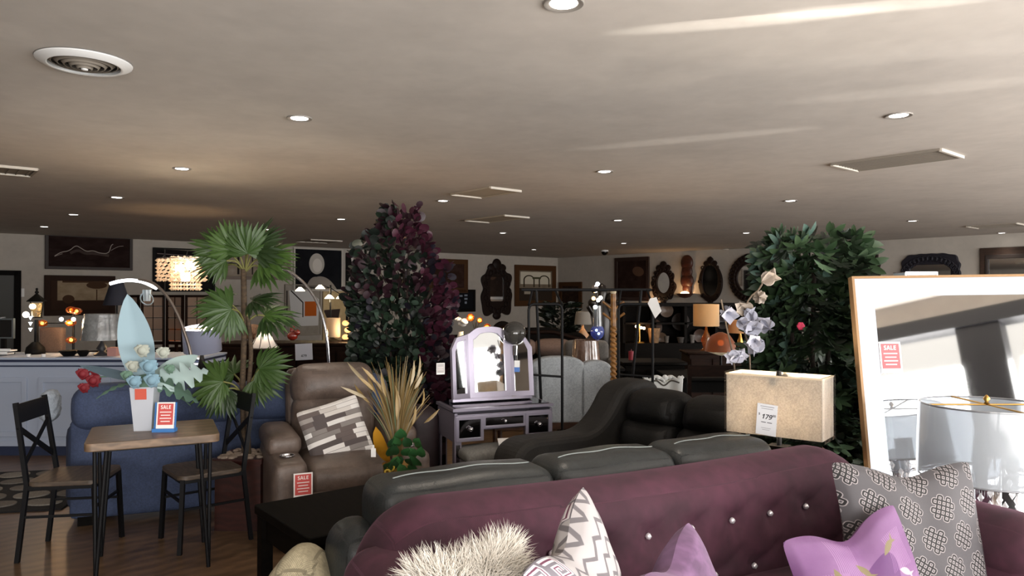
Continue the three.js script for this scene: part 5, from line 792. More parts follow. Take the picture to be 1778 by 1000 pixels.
{ // crystal chandelier hung from a slim floor stand
  const d = 8.6, t = thing('crystal_chandelier', 'lit two tier crystal bead chandelier left of the palm', 'chandelier', [X(315, d), 0, -d]); const gy = Y(445, d), cg = new THREE.OctahedronGeometry(0.026, 0).scale(1.25, 0.9, 1), cm = mat('#fff4e6', { roughness: 0.08, transmission: 0.55, thickness: 0 });
  const sx = X(272, d) - t.position.x;
  mesh('stand', [bar([sx, 0, -0.2], [sx, gy + 0.1, -0.2], 0.008, 8), bar([sx, gy + 0.1, -0.2], [0.25, gy + 0.06, 0], 0.007, 8), bar([0.05, gy + 0.07, -0.05], [0.05, gy - 0.03, 0], 0.005, 6), cyl(0.16, 0.17, 0.03, sx, 0.015, -0.2, 24)], M.blackMetal, t);
  mesh('tier_frame', [torus(0.26, 0.006, 0, gy - 0.03, 0, Math.PI / 2), torus(0.15, 0.006, 0.05, gy - 0.3, 0, Math.PI / 2), bar([-0.26, gy - 0.03, 0], [0.26, gy - 0.03, 0], 0.005, 6)], M.chrome, t);
  for (let j = 0; j < 6; j++) for (let i = 0; i < 20; i++) { const a = i / 20 * 6.283 + j * 0.15, c = new THREE.Mesh(cg, cm); c.name = 'crystal_bead'; c.position.set(Math.cos(a) * 0.27, gy - 0.05 - j * 0.045, Math.sin(a) * 0.17); t.add(c); }
  for (let j = 0; j < 9; j++) for (let i = 0; i < 14; i++) { const a = i / 14 * 6.283, c = new THREE.Mesh(cg, cm); c.name = 'crystal_bead'; c.position.set(Math.cos(a) * 0.16 + 0.05, gy - 0.02 - j * 0.045, Math.sin(a) * 0.12); t.add(c); }
  for (const [x, y] of [[-0.02, -0.14], [0.1, -0.1], [0.05, -0.24]]) { mesh('bulb', ball(0.055, x, gy + y, 0), glow(1, 0.84, 0.62, 16), t); lampLight(t, x, gy + y, 0, [1, 0.8, 0.55], 1.3, 2); }
}
// ---------------------------------------------------------------- things on and behind the counter
const CT0 = 0.95; // counter top
drumLamp('table_lamp', 'unlit lamp with silver plastic wrapped shade on the counter', 178, 7.2, 590, 545, 66, CT0, wrapM('#9a9c9c'), mat('#2b2d33', { roughness: 0.4 }), { taper: 0.86, neck: 0.055 });
{ // lantern lamp
  const d = 7.35, t = thing('lantern_lamp', 'black lantern lamp with finial and round bulbs at the left of the counter', 'lamp', [X(62, d), CT0, -d]); const L = (px, py) => [X(px, d) - t.position.x, Y(py, d) - CT0, 0], k = M.black;
  mesh('roof', [lathe([[0.0, 0.13], [0.012, 0.12], [0.008, 0.1], [0.02, 0.085], [0.01, 0.07], [0.03, 0.05], [0.085, 0.0], [0.09, -0.01], [0, -0.01]], 6, ...L(64, 522))], k, t);
  mesh('cage', [-1, 1].flatMap((s) => [bar(L(64 + s * 11, 524), L(64 + s * 8, 550), 0.006, 6)]).concat([cyl(0.05, 0.05, 0.012, ...L(64, 551), 16)]), k, t);
  mesh('glass', cyl(0.055, 0.045, 0.14, ...L(64, 538), 16, 0, 0, 0, true), mat('#c9b48a', { roughness: 0.1, transmission: 0.8, thickness: 0 }), t);
  mesh('stem', cyl(0.018, 0.022, Y(551, d) - CT0 - 0.05, 0.01, (Y(551, d) - CT0) / 2, 0, 12), k, t);
  mesh('base', lathe([[0, 0], [0.085, 0], [0.09, 0.02], [0.08, 0.07], [0.03, 0.12], [0, 0.13]], 24), k, t);
  mesh('bulb', ball(0.03, ...L(57, 532)), M.bulbNeutral, t); mesh('bulb', ball(0.03, L(51, 546)[0], L(51, 546)[1], 0.05), M.bulbNeutral, t); lampLight(t, L(57, 532)[0], L(57, 532)[1], 0, NEUT, 0.7);
  for (let q = 0; q < 3; q++) mesh('small_light', new THREE.ConeGeometry(0.018, 0.035, 10).rotateZ(Math.PI).translate(L(60, 0)[0], L(0, 552 + q * 10)[1], 0.06), M.bulbCool, t);
}
{ // amber multi-bulb lamp
  const d = 7.5, t = thing('amber_bulb_lamp', 'cluster lamp of amber glass bulbs on dark arms, left of the silver shade lamp', 'lamp', [X(128, d), CT0, -d]); const L = (px, py, z = 0) => [X(px, d) - t.position.x, Y(py, d) - CT0, z];
  mesh('stem', [cyl(0.012, 0.012, 0.4, 0, 0.2, 0, 10), cyl(0.08, 0.09, 0.02, 0, 0.01, 0, 20)], M.blackMetal, t);
  for (const [px, py, on] of [[128, 538, 0], [127, 560, 1], [137, 540, 1], [128, 590, 1], [78, 561, 1]]) { const q = L(px, py, 0.04); mesh('arm', bar([0, Math.min(0.38, q[1]), 0], q, 0.006, 6), M.blackMetal, t); const g = mesh('glass_globe', ball(0.045, ...q, 1.2, 0.8, 1, 16), M.amberGlass, t); mesh('bulb', ball(0.016, ...q), on ? M.bulbNeutral : M.bulbDim, g); }
  lampLight(t, ...L(127, 560, 0.12), WARM, 1.0);
  for (const px of [113, 134]) mesh('cool_light', ball(0.02, ...L(px, 554, 0.06)), M.bulbCool, t);
}
one('headboard_panel', soft(0.24, 0.26, 0.08, 0.02, {}, 0, 0.13, 0), mat('#6b574b', { roughness: 0.8, map: T.weaveMap }), 'brown upholstered panel standing on the counter behind the lantern', 'panel', [X(92, 7.55), CT0, -7.55]);
{ const d = 7.3, t = thing('monitor', 'grey framed monitor at the left end of the counter', 'monitor', [X(6, d), CT0, -d]); mesh('screen', box(0.22, 0.2, 0.03, 0, 0.26, 0), mat('#4a5052', { roughness: 0.3 }), t); mesh('display', box(0.19, 0.17, 0.004, 0, 0.26, 0.017), M.darkGlass, t); mesh('stand', [box(0.04, 0.17, 0.03, 0, 0.085, -0.01), box(0.16, 0.015, 0.12, 0, 0.008, 0)], M.black, t); }
one('gift_box', [box(0.085, 0.075, 0.08, 0, 0.0375, 0), box(0.09, 0.015, 0.085, 0, 0.075, 0)], mat('#b08078', { roughness: 0.7 }), 'small dusty pink box on the counter beside the silver shade lamp', 'box', [X(198, 7.15), CT0, -7.15]);
{ const d = 7.2, t = thing('candle_lamp', 'small orange glowing candle lamp behind the pink box', 'lamp', [X(209, d), CT0, -d - 0.08]); mesh('holder', lathe([[0, 0], [0.03, 0], [0.03, 0.02], [0.01, 0.03], [0.01, 0.09], [0, 0.09]], 16), M.black, t); mesh('bulb', ball(0.02, 0, 0.13, 0, 1, 1.8, 1), M.bulbWarm, t); lampLight(t, 0, 0.13, 0, WARM, 0.3); }
for (const [px, l] of [[50, 'left'], [76, 'right']]) one('tea_light', [cyl(0.018, 0.018, 0.012, 0, 0.006, 0, 14), lathe([[0.018, 0.012], [0.02, 0.012], [0.02, 0.026], [0.018, 0.026]], 14)], M.paper, `small white tea light cup on the counter, ${l} one of two`, 'tea light', [X(px, 7.03), CT0, -7.03], 0, 'tea light cups on the counter');
{ const d = 7.4, t = thing('document_tray', 'stack of grey trays beneath the monitor on the counter', 'tray', [X(28, d) , CT0, -d + 0.22]); for (let k = 0; k < 2; k++) mesh('tray', [box(0.2, 0.012, 0.1, k * 0.03, 0.02 + k * 0.03, 0), box(0.2, 0.02, 0.008, k * 0.03, 0.03 + k * 0.03, 0.05)], M.white, t); }
[[120, 7.12, 0.09, 'wide black bowl on the counter in front of the amber lamp'], [145, 7.1, 0.06, 'small black bowl on the counter left of the silver shade lamp']].forEach(([px, d, r, l]) => one('black_bowl', lathe([[0, 0], [r * 0.5, 0], [r, 0.05], [r * 0.96, 0.055], [r * 0.45, 0.012], [0, 0.012]], 28), M.black, l, 'bowl', [X(px, d), CT0, -d]));
{ // navy cone lamp
  const d = 9.2, t = thing('navy_lamp', 'floor lamp with dark navy cone shade behind the blue leaf', 'lamp', [X(203, d), 0, -d]); const y0 = Y(530, d), y1 = Y(488, d); mesh('shade', lathe([[0.16, y0], [0.07, y1], [0.064, y1], [0.154, y0]], 28), mat('#1c2234', { roughness: 0.8, map: T.weaveMap }), t); mesh('pole', cyl(0.012, 0.012, y1, 0, y1 / 2, 0, 10), M.blackMetal, t); mesh('base', cyl(0.14, 0.15, 0.03, 0, 0.015, 0, 24), M.blackMetal, t);
}
{ // shoji screen
  const d = 12, t = thing('folding_screen', 'brown lattice folding screen with tan panes behind the chandelier', 'screen', [X(285, d), 0, -d]); const yT = Y(512, d), pw = 0.36, pane = trans('#8a7566', 0.3, 0.9);
  for (let k = 0; k < 4; k++) { const x = (k - 1.5) * pw, p = mesh('screen_frame', [box(0.04, yT, 0.03, -pw / 2 + 0.02, yT / 2, 0), box(0.04, yT, 0.03, pw / 2 - 0.02, yT / 2, 0), box(pw, 0.04, 0.03, 0, yT - 0.02, 0), box(pw, 0.06, 0.03, 0, 0.1, 0), box(pw, 0.05, 0.03, 0, 0.75, 0)], M.darkWood, t); p.position.set(x, 0, 0); p.rotation.y = (k % 2 ? 1 : -1) * 0.35;
    for (let j = 0; j < 4; j++) for (let i = 0; i < 2; i++) mesh('paper_pane', box(0.145, 0.17, 0.004, (i - 0.5) * 0.155, 0.88 + j * 0.19, 0), pane, p); mesh('lattice', [box(0.012, yT - 0.8, 0.015, 0, 0.78 + (yT - 0.8) / 2, 0), ...[0, 1, 2].map((j) => box(pw - 0.06, 0.012, 0.015, 0, 0.975 + j * 0.19, 0))], M.darkWood, p); }
  const l = thing('glow_lamp', 'orange glowing lamp behind the folding screen', 'lamp', [X(302, 12.6), 0, -12.7]); mesh('shade', lathe([[0.14, 0.75], [0.1, 1.05], [0.095, 1.05], [0.135, 0.75]], 24), trans('#d08a50', 0.5), l); mesh('base', lathe([[0, 0], [0.12, 0], [0.03, 0.05], [0.03, 0.7], [0, 0.7]], 20), M.darkWood, l); mesh('bulb', ball(0.04, 0, 0.85, 0), M.bulbWarm, l); lampLight(l, 0, 0.85, 0, WARM, 5);
}
// dark sideboards and lamps between palm and burgundy tree
sideboard('sideboard', 'dark brown sideboard behind the brown recliner', 395, 660, 8.4, 1.0, 0.5, M.darkWood, 4);
card('price_sign', 'white price sign on the dark sideboard by the chrome arc lamp', 0.19, 0.18, [X(527, 8.08), Y(611, 8.08), -8.1], 0, mat('#ffffff', { roughness: 0.7, map: ctex(128, 128, (g, w) => { g.fillStyle = '#c4c8d4'; g.fillRect(0, 0, w, w); g.fillStyle = '#33343c'; g.font = 'bold 26px sans-serif'; g.fillText('479', 42, 104); }) }), rad(-3), rad(3));
drumLamp('table_lamp', 'lit grey drum lamp on the sideboard beside the arc lamp pole', 578, 8.45, 585, 552, 26, 1.0, trans('#b5ac9c', 0.4), M.black, { light: 1.6, taper: 1, col: WARM, bulb: M.bulbWarm });
{ // three-shade lamp
  const d = 11.5, t = thing('three_shade_lamp', 'floor lamp with three small glowing glass shades below the portrait picture', 'lamp', [X(574, d), 0, -d]); const L = (px, py) => [X(px, d) - t.position.x, Y(py, d), 0];
  mesh('pole', [bar([0, 0, 0], L(574, 495), 0.014), cyl(0.16, 0.17, 0.03, 0, 0.015, 0, 24)], M.blackMetal, t);
  for (const [px, py] of [[556, 500], [572, 517], [592, 517], [521, 504]]) { const q = L(px, py); mesh('arm', bar(L(574, 500), [q[0], q[1] + 0.05, 0], 0.007, 6), M.blackMetal, t); mesh('glass_shade', lathe([[0.02, 0.05], [0.07, 0.0], [0.075, -0.015], [0.068, -0.015], [0.015, 0.045]], 18, ...q), glow(1, 0.82, 0.55, 5), t); lampLight(t, q[0], q[1] - 0.05, 0, [1, 0.75, 0.42], 1.3); }
}
{ const d = 9.6, t = thing('ember_lamp', 'lamp of stacked orange glass balls left of the burgundy tree', 'lamp', [X(602, d), 1.0, -8.45]); const dd = 8.45; t.position.x = X(603, dd); mesh('base', cyl(0.06, 0.07, 0.03, 0, 0.015, 0, 20), M.black, t); [[600, 561], [604, 573], [600, 585]].forEach(([px, py], i) => mesh('glass_ball', ball(0.04, X(px, dd) - t.position.x, Y(py, dd) - 1.0, 0, 1, 0.8, 1), glow(1, 0.45, 0.15, 2.2), t)); mesh('stem', cyl(0.008, 0.008, 0.25, 0, 0.14, -0.03, 8), M.black, t); lampLight(t, 0, 0.15, 0.08, WARM, 0.7); }
one('red_ornament', [ball(0.06, 0, 0.06, 0, 1, 0.9, 1), cyl(0.02, 0.03, 0.06, 0, 0.14, 0), ball(0.035, 0.06, 0.1, 0.02)], mat('#8a2a1e', { roughness: 0.2, clearcoat: 1 }), 'red glass bird ornament on the dark sideboard', 'ornament', [X(508, 8.3), 1.02, -8.3]);
{ const d = 8.35, t = thing('sleeping_figure', 'pale tan carved ornament on the sideboard behind the palm trunk', 'ornament', [X(440, d), 1.02, -d]); mesh('carving', [ball(0.1, 0, 0.1, 0, 1.4, 0.9, 0.8), ball(0.07, 0.1, 0.05, 0.03, 1.3, 0.8, 1), ball(0.06, -0.1, 0.14, 0, 1, 1, 1)], mat('#b58866', { roughness: 0.6, map: T.speckle }), t); }
sideboard('sideboard', 'low black sideboard behind the burgundy tree and vanity mirror', 660, 834, 9.2, 0.86, 0.5, M.blackWood, 4);
{ // bulb cluster right of the burgundy tree
  const d = 9.1, t = thing('bulb_cluster_lamp', 'lamp with three glowing bulbs above the vanity mirror', 'lamp', [X(826, d), 0.87, -d]); const L = (px, py) => [X(px, d) - t.position.x, Y(py, d) - 0.87, 0]; mesh('base', [cyl(0.07, 0.08, 0.02, 0, 0.01, 0, 20), cyl(0.01, 0.01, 0.35, 0, 0.18, 0, 8)], M.blackMetal, t);
  for (const [px, py, r] of [[817, 551, 0.05], [833, 556, 0.035], [846, 568, 0.045]]) { const q = L(px, py); mesh('arm', bar([0, 0.2, 0], q, 0.006, 6), M.blackMetal, t); const g = mesh('glass_globe', ball(r, ...q), M.amberGlass, t); mesh('bulb', ball(0.022, ...q), M.bulbWarm, g); } lampLight(t, ...L(817, 551).map((v, i) => i === 2 ? 0.1 : v), WARM, 1.6);
  const f = thing('white_flowers', 'small bunch of white flowers beside the burgundy tree', 'flowers', [X(800, d), 0.87, -d]); mesh('vase', lathe([[0, 0], [0.05, 0], [0.06, 0.1], [0.03, 0.2], [0.035, 0.22], [0, 0.2]], 20), M.white, f); const rr = rng(3); for (let k = 0; k < 9; k++) mesh('bloom', ball(0.04, (rr() - 0.5) * 0.14, 0.3 + rr() * 0.1, (rr() - 0.5) * 0.1, 1, 0.7, 1, 10), M.white, f);
}
{ // carved bed
  const d = 9.0, t = thing('carved_bed', 'dark carved bed with black cover and tan pillows behind the racks', 'bed', [X(935, d), 0, -d - 0.75]);
  const w = 1.3, s = new THREE.Shape(); s.moveTo(-w / 2, 0.1); s.lineTo(w / 2, 0.1); s.lineTo(w / 2, 0.95); s.bezierCurveTo(w * 0.42, 1.1, w * 0.36, 0.98, w * 0.28, 1.02); s.bezierCurveTo(w * 0.15, 1.18, -w * 0.15, 1.0, -w * 0.3, 1.16); s.bezierCurveTo(-w * 0.42, 1.24, -w * 0.48, 1.0, -w / 2, 0.95); s.lineTo(-w / 2, 0.1);
  mesh('headboard', extrude(s, 0.06, 0.02), M.blackWood, t); mesh('headboard_scroll', [tube([[-w * 0.45, 1.0, 0.09], [-w * 0.3, 1.13, 0.09], [-w * 0.1, 1.05, 0.09], [w * 0.15, 1.05, 0.09], [w * 0.3, 1.0, 0.09], [w * 0.45, 0.95, 0.09]], 0.025, 40)], M.darkWood, t);
  mesh('mattress', soft(1.2, 0.5, 1.3, 0.08, {}, 0, 0.4, 0.73), mat('#14151c', { roughness: 0.9, map: T.weaveMap }), t);
  mesh('bed_cover', soft(1.24, 0.3, 0.8, 0.1, { puff: [0, 0.04, 0] }, 0, 0.58, 1.0), mat('#14151c', { roughness: 0.9, map: T.weaveMap }), t);
  mesh('throw', soft(0.5, 0.16, 1.1, 0.07, { fn: (v) => { v.y += 0.01 * Math.sin(v.z * 20); } }, -0.55, 0.7, 0.9), mat('#3a302a', { roughness: 0.9, map: T.weaveMap }), t);
  for (const x of [-0.25, 0.2]) mesh('pillow', soft(0.5, 0.18, 0.3, 0.085, { puff: [0, 0.03, 0.02] }, x, 0.86, 0.25), mat('#7d665a', { roughness: 0.85, map: T.weaveMap }), t);
}
// right of the racks
{ const d = 7.4; sideboard('chest', 'black chest carrying the brown wrapped lamp behind the settee', 970, 1075, d, 0.82, 0.45, M.blackWood, 2);
  drumLamp('table_lamp', 'lamp with brown and silver plastic wrapped bell shade on the black chest', 1017, d - 0.05, 635, 590, 52, 0.82, wrapM('#8d6f5e'), M.black, { taper: 0.84, neck: 0.03 });
  const a = thing('wing_chair', 'grey wing chair behind the brown wrapped lamp', 'chair', [X(1020, 8.0), 0, -8.05]); const gm = mat('#6d6863', { roughness: 0.85, map: T.weaveMap }); mesh('backrest', soft(0.5, 0.62, 0.14, 0.06, { puff: [0, 0.02, 0.02] }, 0, 0.72, -0.1), gm, a); mesh('seat', soft(0.5, 0.18, 0.5, 0.06, {}, 0, 0.4, 0.1), gm, a); for (const s of [-1, 1]) { mesh('wing', soft(0.1, 0.5, 0.5, 0.045, {}, s * 0.27, 0.6, 0.06), gm, a); mesh('leg', cyl(0.02, 0.015, 0.32, s * 0.2, 0.16, 0.25, 10), M.blackWood, a); mesh('leg', cyl(0.02, 0.015, 0.32, s * 0.2, 0.16, -0.12, 10), M.blackWood, a); } }
{ const d = 10.8; slabTable('sofa_table', 'black hall table under the small grey shade lamp left of the coat stand', 975, 1055, d, 0.82, 0.4, M.blackWood); drumLamp('table_lamp', 'small lit lamp with grey shade left of the coat stand', 1012, d, 563, 541, 30, 0.82, trans('#8b8780', 0.2), mat('#b98f68', { roughness: 0.5 }), { light: 1.2, taper: 0.8, neck: 0.09 }); }
{ // glass ball floor lamp
  const d = 8.6, t = thing('glass_ball_lamp', 'floor lamp of stacked glass balls with a blue glass globe beside the coat stand', 'lamp', [X(1037, d), 0, -d]); const L = (px, py, z = 0) => [X(px, d) - t.position.x, Y(py, d), z];
  mesh('pole', [cyl(0.01, 0.01, Y(490, d), 0, Y(490, d) / 2, 0, 10), cyl(0.13, 0.14, 0.03, 0, 0.015, 0, 24)], M.blackMetal, t);
  mesh('blue_globe', ball(0.082, ...L(1037, 576), 1, 1.15, 1, 24), mat('#7f8fd8', { roughness: 0.06, transmission: 0.7, thickness: 0 }), t); mesh('bulb', ball(0.016, ...L(1035, 573, 0.03)), M.bulbCool, t); mesh('bulb', ball(0.016, ...L(1039, 579, 0.03)), M.bulbCool, t);
  for (const [px, py, m] of [[1037, 493, M.bulbCool], [1032, 502, M.chrome], [1030, 518, M.bulbDim], [1042, 517, M.bulbNeutral], [1038, 521, M.bulbCool], [1033, 533, M.bulbCool]]) { const q = L(px, py, 0.04); mesh('arm', bar([0, q[1] - 0.02, 0], q, 0.004, 6), M.blackMetal, t); mesh('glass_ball', ball(m === M.chrome ? 0.05 : 0.024, ...q), m, t); }
  mesh('glass_column', cyl(0.05, 0.06, 0.25, ...L(1037, 549), 18, 0, 0, 0, true), mat('#9aa0a4', { roughness: 0.08, transmission: 0.7, thickness: 0 }), t); lampLight(t, ...L(1037, 505, 0.12), [1, 0.8, 0.6], 0.7);
  one('dark_statue', [lathe([[0, 0], [0.14, 0], [0.12, 0.06], [0.06, 0.12], [0.05, 0.7], [0.1, 0.9], [0.12, 1.2], [0.08, 1.4], [0.05, 1.46], [0.07, 1.55], [0.05, 1.66], [0, 1.69]], 20), ball(0.08, 0.12, 1.5, 0), ball(0.06, -0.12, 1.44, 0.02), bar([0.05, 1.2, 0], [0.2, 1.45, 0.05], 0.03), bar([-0.05, 1.2, 0], [-0.18, 1.4, 0.05], 0.03)], mat('#1c1714', { roughness: 0.3, metalness: 0.4 }), 'tall dark figure statue behind the coat stand', 'statue', [X(1046, 9.2), 0, -9.25]);
}
// dark display hutch at the right rear, its plates and baskets
{
  const d = 11.2, x0 = X(1085, d), x1 = X(1300, d), w = x1 - x0, t = thing('display_hutch', 'wide dark display hutch along the rear right', 'cabinet', [(x0 + x1) / 2, 0, -d - 0.25]); const H = Y(529, d);
  mesh('body', [box(w, 0.8, 0.5, 0, 0.4, 0), box(w, H - 0.8, 0.04, 0, 0.8 + (H - 0.8) / 2, -0.23), box(w + 0.06, 0.05, 0.5, 0, H, 0)], M.blackWood, t); for (let k = 0; k < 5; k++) mesh('upright', box(0.04, H - 0.8, 0.4, -w / 2 + k * w / 4, 0.8 + (H - 0.8) / 2, -0.02), M.blackWood, t); mesh('shelf', box(w, 0.03, 0.4, 0, 1.1, -0.02), M.blackWood, t);
  const pm = [mat('#4a3428', { roughness: 0.35 }), mat('#5a4636', { roughness: 0.4 }), mat('#332a26', { roughness: 0.3 })];
  [[1142, 570, 15], [1165, 540, 12], [1190, 560, 16], [1225, 585, 12], [1155, 590, 11], [1265, 560, 13]].forEach(([px, py, r], i) => { const rr = r / F * d, p = one('display_plate', lathe([[0, 0], [rr * 0.6, 0.01], [rr, 0.035], [rr, 0.045], [rr * 0.55, 0.02], [0, 0.012]], 28).rotateX(Math.PI / 2), pm[i % 3], ['dark round plate at the left of the hutch', 'small round plate near the top of the hutch', 'large dark plate in the middle of the hutch', 'dark plate under the tan drum lamp', 'small plate low on the left of the hutch', 'dark plate at the right of the hutch behind the magnolia'][i], 'plate', [X(px, d), Y(py, d), -d - 0.36], 0, 'plates in the dark hutch'); });
  [[1138, 597, 22, 26], [1160, 600, 9, 12], [1185, 603, 14, 10], [1205, 600, 10, 14]].forEach(([px, py, ww, hh], i) => { const a = ww / 2 / F * d, h = hh / F * d; one('basket', lathe([[0, 0], [a * 0.7, 0], [a, h], [a * 0.93, h], [a * 0.65, 0.02], [0, 0.02]], 20), mat(['#9b7650', '#6a625a', '#4a4440', '#77706a'][i], { roughness: 0.8, map: T.speckle }), ['tan basket at the left of the hutch', 'small grey pot beside the tan basket in the hutch', 'wide dark bowl in the middle of the hutch', 'tall grey pot right of the dark bowl in the hutch'][i], 'pot', [X(px, d), 0.8, -d - 0.12], 0, 'pots in the dark hutch'); });
  const l = thing('candelabra', 'small candelabra with warm bulbs in the dark hutch', 'lamp', [X(1112, d), 0.8, -d - 0.1]); mesh('stem', [cyl(0.015, 0.015, 0.3, 0, 0.15, 0, 10), cyl(0.07, 0.08, 0.02, 0, 0.01, 0, 16)], M.brass, l); for (const [px, py] of [[1106, 567], [1114, 569], [1119, 570], [1112, 598]]) { const q = [X(px, d) - l.position.x, Y(py, d) - 0.8, 0.05]; mesh('arm', bar([0, Math.max(0.05, Math.min(0.29, q[1] - 0.02)), 0], q, 0.006, 6), M.brass, l); mesh('bulb', ball(0.022, ...q), M.bulbWarm, l); } lampLight(l, 0, 0.26, 0.12, WARM, 0.9);
}
one('red_candle', [cyl(0.03, 0.03, 0.1, 0, 0.05, 0, 16), cyl(0.003, 0.003, 0.02, 0, 0.11, 0, 6)], mat('#8a1a2c', { roughness: 0.5 }), 'red pillar candle on the long black chest behind the rack', 'candle', [X(1096, 7.6), 0.86, -7.6]);
sideboard('chest', 'long black chest behind the garment rack, right of the coat stand', 1080, 1180, 7.6, 0.86, 0.45, M.blackWood, 3);
{ // dark dining table and chairs
  slabTable('black_dining_table', 'black dining table behind the beige box lamp', 1150, 1330, 7.0, 0.8, 0.8, M.black);
  const chairAt = (px, d, turn, label, m) => { const t = thing('dark_dining_chair', label, 'chair', [X(px, d), 0, -d], turn, 'dark chairs at the black dining table'); for (const s of [-1, 1]) { mesh('back_post', sbar([s * 0.2, 0, -0.2], [s * 0.19, 0.98, -0.27], 0.03), m, t); mesh('leg', sbar([s * 0.2, 0, 0.2], [s * 0.2, 0.45, 0.2], 0.03), m, t); } mesh('top_rail', box(0.4, 0.09, 0.025, 0, 0.94, -0.267), m, t); mesh('mid_rail', box(0.38, 0.05, 0.02, 0, 0.7, -0.245), m, t); mesh('seat', soft(0.43, 0.06, 0.43, 0.025, {}, 0, 0.46, 0), M.black, t); };
  chairAt(1223, 6.1, Math.PI, 'dark brown wooden dining chair behind the white ornate chair', M.darkWood); chairAt(1318, 6.3, Math.PI + 0.2, 'dark dining chair half hidden by the beige box lamp', M.blackWood);
}
{ const d = 9.4; sideboard('chest', 'dark chest carrying the tan drum lamp behind the magnolia', 1190, 1300, d, 0.82, 0.45, M.darkWood, 3);
  drumLamp('table_lamp', 'tan lit drum lamp on amber base below the oval mirror', 1226, d, 566, 528, 44, 0.82, trans('#c9a878', 0.4), M.amberGlass, { light: 1.6, taper: 1, neck: 0.07, bulb: M.bulbNeutral, col: NEUT }); drumLamp('table_lamp', 'second tan drum lamp half hidden by the magnolia flowers', 1285, d, 578, 556, 40, 0.82, trans('#c9a070', 0.4), M.brass, { light: 0.8, taper: 1, neck: 0.04 }); }
{ // amber dome lamp with a white pagoda shade below it
  const d = 7.0, t = thing('amber_dome_lamp', 'lamp with orange amber dome over a white pagoda shade', 'lamp', [X(1246, d), 0.8, -d + 0.1]), y = Y(612, d) - 0.8; const r = 28 / F * d;
  mesh('dome', lathe([[r * 0.95, y + 0.02], [r * 0.85, y + 0.1], [r * 0.55, y + 0.17], [0.02, y + 0.2], [0, y + 0.2]], 32), trans('#8a4a22', 0.3, 0.4), t);
  mesh('pagoda_shade', at(new THREE.ConeGeometry(r * 1.02, 0.05, 4, 1, true).rotateX(Math.PI).rotateY(0.15), 0, y, 0), trans('#d9ddd0', 0.4), t); mesh('stem', cyl(0.01, 0.012, y + 0.16, 0, (y + 0.16) / 2, 0, 10), M.blackMetal, t); mesh('base', cyl(0.08, 0.09, 0.02, 0, 0.01, 0, 24), M.blackMetal, t); mesh('bulb', ball(0.03, 0, y + 0.1, 0), M.bulbDim, t); lampLight(t, 0, y + 0.1, 0, NEUT, 0.35);
}
// ---------------------------------------------------------------- pictures and mirrors on the two far walls
function picture(w, name, label, x0, x1, y0, y1, frameM, tex, fw = 0.08, group = 'pictures on the far walls') {
  const { g, W, H } = wallThing(w, name, label, 'picture', x0, x1, y0, y1, group);
  mesh('frame', extrude(rrect(W, H, 0.01), 0.04, 0.008, [rrect(W - 2 * fw, H - 2 * fw, 0.006)]).translate(0, 0, 0.01), frameM, g);
  const c = new THREE.Mesh(new THREE.BoxGeometry(W - 2 * fw + 0.02, H - 2 * fw + 0.02, 0.02), mat('#ffffff', { map: tex, roughness: 0.9, specularIntensity: 0.2 })); c.name = 'canvas'; c.position.z = 0.025; g.add(c); return g;
}
const noiseFill = (g, w, h, c, a, seed) => { const f = fbm(seed, 8, 4); for (let j = 0; j < h; j += 4) for (let i = 0; i < w; i += 4) { const n = (f(i / w, j / h) - 0.5) * 2 * a; g.fillStyle = `rgb(${c[0] + n | 0},${c[1] + n | 0},${c[2] + n | 0})`; g.fillRect(i, j, 4, 4); } };
const curve = (g, pts) => { g.beginPath(); g.moveTo(...pts[0]); for (let i = 1; i < pts.length - 1; i++) g.quadraticCurveTo(...pts[i], (pts[i][0] + pts[i + 1][0]) / 2, (pts[i][1] + pts[i + 1][1]) / 2); g.lineTo(...pts.at(-1)); };
const brownFrame = mat('#2c1b13', { roughness: 0.6, specularIntensity: 0.2 }), goldBrown = mat('#4a2f18', { roughness: 0.5, specularIntensity: 0.4 });
picture('A', 'wall_picture', 'long dark brown picture of a pale reclining figure outline', 78, 229, 408, 468, mat('#2c211d', { roughness: 0.6 }), ctex(768, 288, (g, w, h) => { noiseFill(g, w, h, [40, 28, 26], 12, 9); g.strokeStyle = '#a39a93'; g.lineWidth = 7; g.lineJoin = 'round'; curve(g, [[60, 190], [110, 150], [190, 140], [250, 80], [300, 110], [350, 140], [410, 125], [470, 150], [560, 152], [580, 70], [600, 60]]); g.stroke(); g.lineWidth = 4; curve(g, [[580, 120], [640, 80], [700, 74]]); g.stroke(); curve(g, [[60, 192], [90, 180], [130, 165]]); g.stroke(); g.strokeStyle = 'rgba(163,154,147,0.25)'; g.lineWidth = 26; curve(g, [[200, 160], [260, 120], [340, 160], [420, 150], [560, 172]]); g.stroke(); }), 0.06);
picture('A', 'wall_picture', 'dark framed landscape with a lone tree, below the reclining figure picture', 77, 199, 479, 547, brownFrame, ctex(512, 288, (g, w, h) => { noiseFill(g, w, h, [150, 132, 108], 18, 19); g.fillStyle = '#3a2a22'; g.fillRect(0, h * 0.66, w, h); g.fillRect(0, 0, w * 0.12, h); g.fillStyle = '#4a3628'; g.beginPath(); g.ellipse(w * 0.3, h * 0.62, 50, 40, 0, 0, 7); g.fill(); g.fillRect(w * 0.76, h * 0.3, 10, h * 0.4); g.beginPath(); g.ellipse(w * 0.77, h * 0.16, 90, 34, 0, 0, 7); g.fill(); g.fillRect(w * 0.2, 0, w * 0.8, h * 0.08); }), 0.12);
